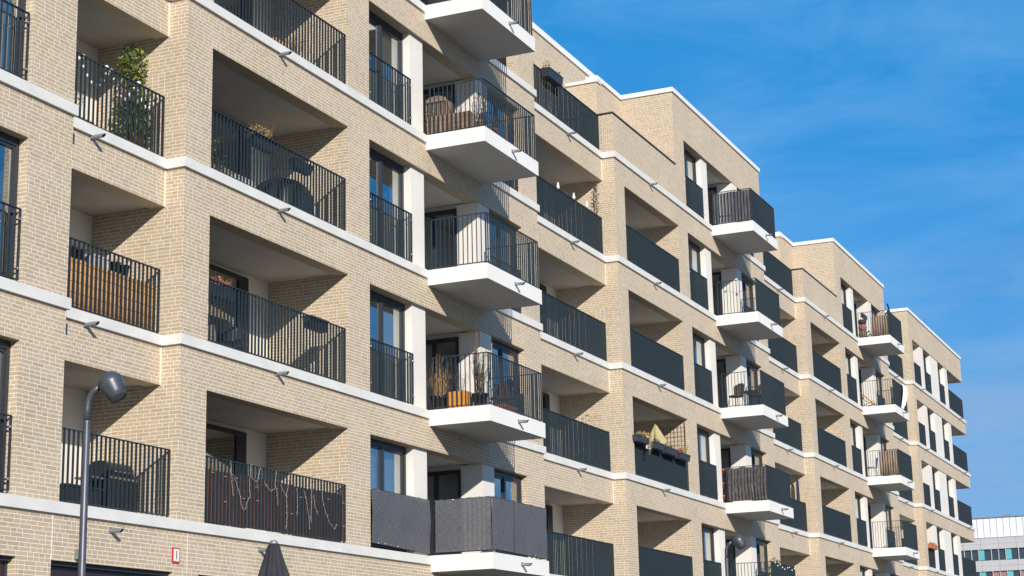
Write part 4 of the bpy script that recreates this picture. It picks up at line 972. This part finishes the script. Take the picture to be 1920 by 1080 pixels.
table(S2+10.55, -.65, 6.03, .6, .6, .7, 'black_plastic', 'small dark table beside the wicker chairs')
t = thing('film_screen', 'wavy glossy dark film tied along the end rail of a balcony', 'privacy screen', (X2-.03, -.7, 3.05))
mb = MB(); NX, NZ = 60, 16; g = []
for i in range(NX+1):
    c_ = []
    for j in range(NZ+1):
        u, v = i/NX, j/NZ; sh = .10*math.sin((1-v)*2.2)*(1-v)
        c_.append((X2-.045+.030*math.sin(u*2*math.pi*12+3*math.sin((1-v)*2.4))+.01*math.sin(u*31), -.10-1.24*u-sh*.5*(1-abs(2*u-1)), 3.06+1.07*v-(.05*abs(math.sin(u*math.pi*2.5)) if j == NZ else 0)))
    g.append(c_)
for i in range(NX):
    for j in range(NZ): mb.face([g[i+1][j], g[i][j], g[i][j+1], g[i+1][j+1]], 'film', True)
part(t, 'film', mb)
t = thing('plant_shelf', 'dark metal shelf with terracotta pots behind the wavy film screen', 'shelf', (29.95, .12, 3.03))
for z_ in (3.05, 3.45, 3.88): part(t, 'shelf_board', MB().box(29.8, 30.1, -.02, .32, z_, z_+.02, 'black_plastic'))
for a in (29.81, 30.09):
    for b_ in (-.01, .31): part(t, 'upright', MB().tube([(a, b_, 3.03), (a, b_, 4.45)], .01, 'black_plastic', 6))
for i, (z_, lab) in enumerate(((3.07, 'terracotta pot on the lowest shelf behind the film screen'), (3.47, 'terracotta pot on the middle shelf behind the film screen'), (3.90, 'terracotta pot on the upper shelf behind the film screen'))):
    t = thing('flower_pot', lab, 'pot', (29.95, .10, z_), 'terracotta pots on the shelf'); part(t, 'pot', pot_mesh((29.95, .10, z_), .10, .22, 'terracotta'))
LT = [(30.08, 1.12), (30.34, 1.04), (30.62, 1.09), (30.89, 1.02), (31.16, .98), (31.49, 1.04), (31.7, 1.07), (32.02, 1.0), (32.31, 1.06), (32.4, 1.12)]
t = thing('string_lights', 'row of small white bulbs along the front rail of the low balcony', 'string lights', (31.2, -1.37, 1.0)); part(t, 'cable', MB().tube([(x, -1.365, z_+.02) for x, z_ in LT], .004, 'black_plastic', 4, False))
for x, z_ in LT: part(t, 'bulb', MB().ball((x, -1.37, z_), .022, 'bulb', 8))
potted('pot_plant', 'green plant showing just above the rail with the white bulbs', 'plant', (31.9, -.85, .03), .16, .55, 'black_plastic', lambda mb, c: leaves(mb, (c[0], c[1], c[2]+.48), (.35, .25, .42), 300, .045, ['leaf', 'leaf_yellow'], rnd))

# ---- third section ----------------------------------------------------------------
X3 = S3+9.06
t = thing('bark_screen', 'screen of pale split bark poles inside the end rail of the highest distant balcony', 'privacy screen', (X3+.05, -.7, 12.05)); part(t, 'matting', reed_sheet(-1.30, -.58, X3+.06, 12.08, 12.92, 'pale_reed', .035, .017, 4, 'y'))
t = thing('cushion_stack', 'stack of pinkish brown cushions beside the bark screen', 'cushions', (X3+.25, -.12, 12.03))
for k, (z0, z1) in enumerate(((12.04, 12.38), (12.39, 12.66), (12.67, 12.88))): part(t, 'cushion', MB().lathe([(.001, 0), (.15, .01), (.19, (z1-z0)*.5), (.15, z1-z0-.01), (.001, z1-z0)], ['twig', 'rose', 'wicker'][k], (X3+.28, -.16, z0), n=14))
t = thing('cantilever_arm', 'curved dark parasol arm rising over the highest distant balcony', 'parasol', (51.0, -1.05, 12.03))
part(t, 'arm', MB().tube([(50.7, -1.0, 12.05), (50.75, -1.02, 12.6), (51.1, -1.06, 13.05), (51.6, -1.1, 13.35), (52.0, -1.1, 13.38)], .03, 'black_plastic', 8)); part(t, 'strut', MB().tube([(52.0, -1.1, 13.0), (51.9, -1.12, 13.3), (51.6, -1.14, 13.52), (51.3, -1.16, 13.6)], .035, 'black_plastic', 8))
t = thing('wall_lamp_bar', 'black heater bar mounted high on the white column of the highest distant balcony', 'heater', (51.6, -.05, 13.2)); part(t, 'bar', MB().box(51.2, 52.0, -.10, .0, 13.12, 13.3, 'black_plastic'))
t = thing('deck_chair', 'navy deck chair with wooden frame on a distant balcony', 'deck chair', (50.75, -.25, 9.03))
mb = MB(); mb.face([(50.55, .05, 9.42), (51.05, .05, 9.42), (51.05, -.45, 9.14), (50.55, -.45, 9.14)], 'navy'); mb.face([(50.55, .22, 9.75), (51.05, .22, 9.75), (51.05, .05, 9.42), (50.55, .05, 9.42)], 'navy'); part(t, 'sling', mb)
for X in (50.52, 51.08): part(t, 'frame', MB().tube([(X, .25, 9.8), (X, -.55, 9.05)], .018, 'orange_wood', 6)); part(t, 'leg', MB().tube([(X, .2, 9.05), (X, -.45, 9.3)], .018, 'orange_wood', 6))
t = thing('blanket', 'white blanket hung over the front rail of a distant balcony', 'blanket', (52.35, -1.36, 9.3))
mb = MB(); NX, NZ = 16, 14; g = []
for i in range(NX+1):
    c_ = []
    for j in range(NZ+1):
        u, v = i/NX, j/NZ; wd = .34+.26*math.sin(v*2.6)
        c_.append((52.05+.5*(1-v)*.9+(u-.5)*2*wd*.9+.03*math.sin(v*8), -1.385-.035*math.sin(u*14+v*3)-.05*math.sin(v*math.pi), 10.17-(1.0+.12*math.sin(u*5))*v))
    g.append(c_)
for i in range(NX):
    for j in range(NZ): mb.face([g[i][j+1], g[i+1][j+1], g[i+1][j], g[i][j]], 'white_cloth', True)
part(t, 'cloth', mb)
t = thing('reed_screen', 'orange brown reed matting inside the end rail of a distant balcony', 'privacy screen', (X3+.05, -.85, 6.05)); part(t, 'matting', reed_sheet(-1.30, -.52, X3+.05, 6.08, 7.10, 'pale_reed', .03, .0145, 5, 'y'))
chair(50.8, -.10, 6.03, R(180), 'white_cloth', 'pale chair beside the reed matting on a distant balcony')
t = thing('parasol', 'thin folded navy parasol against the brick jamb of a recessed balcony', 'parasol', (41.0, .62, 3.03)); part(t, 'canopy', MB().lathe([(.01, 0), (.05, -.2), (.06, -.8), (.045, -1.1)], 'navy', (41.0, .62, 5.1), n=16, flute=lambda a, h: 1+.15*math.sin(a*5))); part(t, 'pole', MB().tube([(41.0, .62, 3.03), (41.0, .62, 5.12)], .015, 'alu', 6))
potted('pot_plant', 'yellow green pot plant above a low railing left of the distant windows', 'plant', (43.6, .45, .03), .2, .5, 'black_plastic', lambda mb, c: leaves(mb, (c[0], c[1], c[2]+.75), (.4, .3, .55), 300, .06, ['leaf', 'leaf_yellow', 'leaf_yellow'], rnd))
# ---- last section --------------------------------------------------------------------
for x, lab in ((62.72, 'left one of two small terracotta flower boxes on a far railing'), (63.60, 'right one of two small terracotta flower boxes on a far railing')):
    flower_box(lab, x, x+.72, -.16, .04, 3.93, 4.13, 'terracotta', lambda mb, x0, x1, y0, y1, z1: leaves(mb, ((x0+x1)/2, -.06, z1+.04), (.3, .09, .08), 50, .04, ['leaf', 'red', 'dry'], rnd), 'terracotta flower boxes on a far railing')

# ---- distant office building ------------------------------------------------------------
OX = 290.0; T = thing('office_building', 'distant grey office building with a white sheet metal top and teal window panels', 'office building', (OX+20, 0, -G))
y0, y1 = -70, 60
part(T, 'attic_cladding', MB().box(OX+1, OX+40, y0, y1, 23.45, 26.8, 'office_white'))
mb = MB(); y = y0+1
while y < y1: mb.box(OX+.95, OX+1, y-.025, y+.025, 23.45, 26.75, 'seam'); y += 1.12
part(T, 'standing_seam', mb)
part(T, 'roof_edge', MB().box(OX+.8, OX+40.2, y0-.2, y1+.2, 26.8, 26.95, 'alu')); part(T, 'shadow_gap', MB().box(OX+.9, OX+40, y0, y1, 23.2, 23.45, 'seam'))
part(T, 'roof_vent', MB().box(OX+3, OX+5, 28.75, 29.7, 26.95, 27.45, 'alu'))
for k in range(8):
    zt_ = 23.2-3.8*k
    part(T, 'cladding_band', MB().box(OX, OX+40, y0, y1, zt_-1.85, zt_, 'office_grey'))
    mb = MB(); mb.box(OX-.02, OX, y0, y1, zt_-.95, zt_-.92, 'seam'); y = y0+1.5
    while y < y1: mb.box(OX-.02, OX, y-.02, y+.02, zt_-1.85, zt_, 'seam'); y += 3.0
    part(T, 'panel_joint', mb)
    part(T, 'window_band', MB().box(OX+.25, OX+40, y0, y1, zt_-3.8, zt_-1.85, 'office_glass'))
    if k < 4:
        n_ = 0; y = y1-.5; fr = MB()
        while y > 14:
            fr.box(OX+.05, OX+.25, y-.06, y+.06, zt_-3.8, zt_-1.85, 'office_grey'); n_ += 1
            if n_ % 3 == 0: part(T, 'teal_panel', MB().box(OX+.08, OX+.26, y-.96, y-.08, zt_-3.78, zt_-1.87, 'teal')); y -= .95
            elif k == 1 and 22 < y < 33 or (k == 0 and 33 < y < 34.8): part(T, 'blind', MB().box(OX+.2, OX+.26, y-1.1, y-.1, zt_-3.3, zt_-1.9, 'rose'))
            y -= 1.22
        fr.box(OX+.06, OX+.25, y0, y1, zt_-1.98, zt_-1.86, 'frame'); fr.box(OX+.06, OX+.25, y0, y1, zt_-3.79, zt_-3.70, 'frame')
        part(T, 'window_frame', fr)
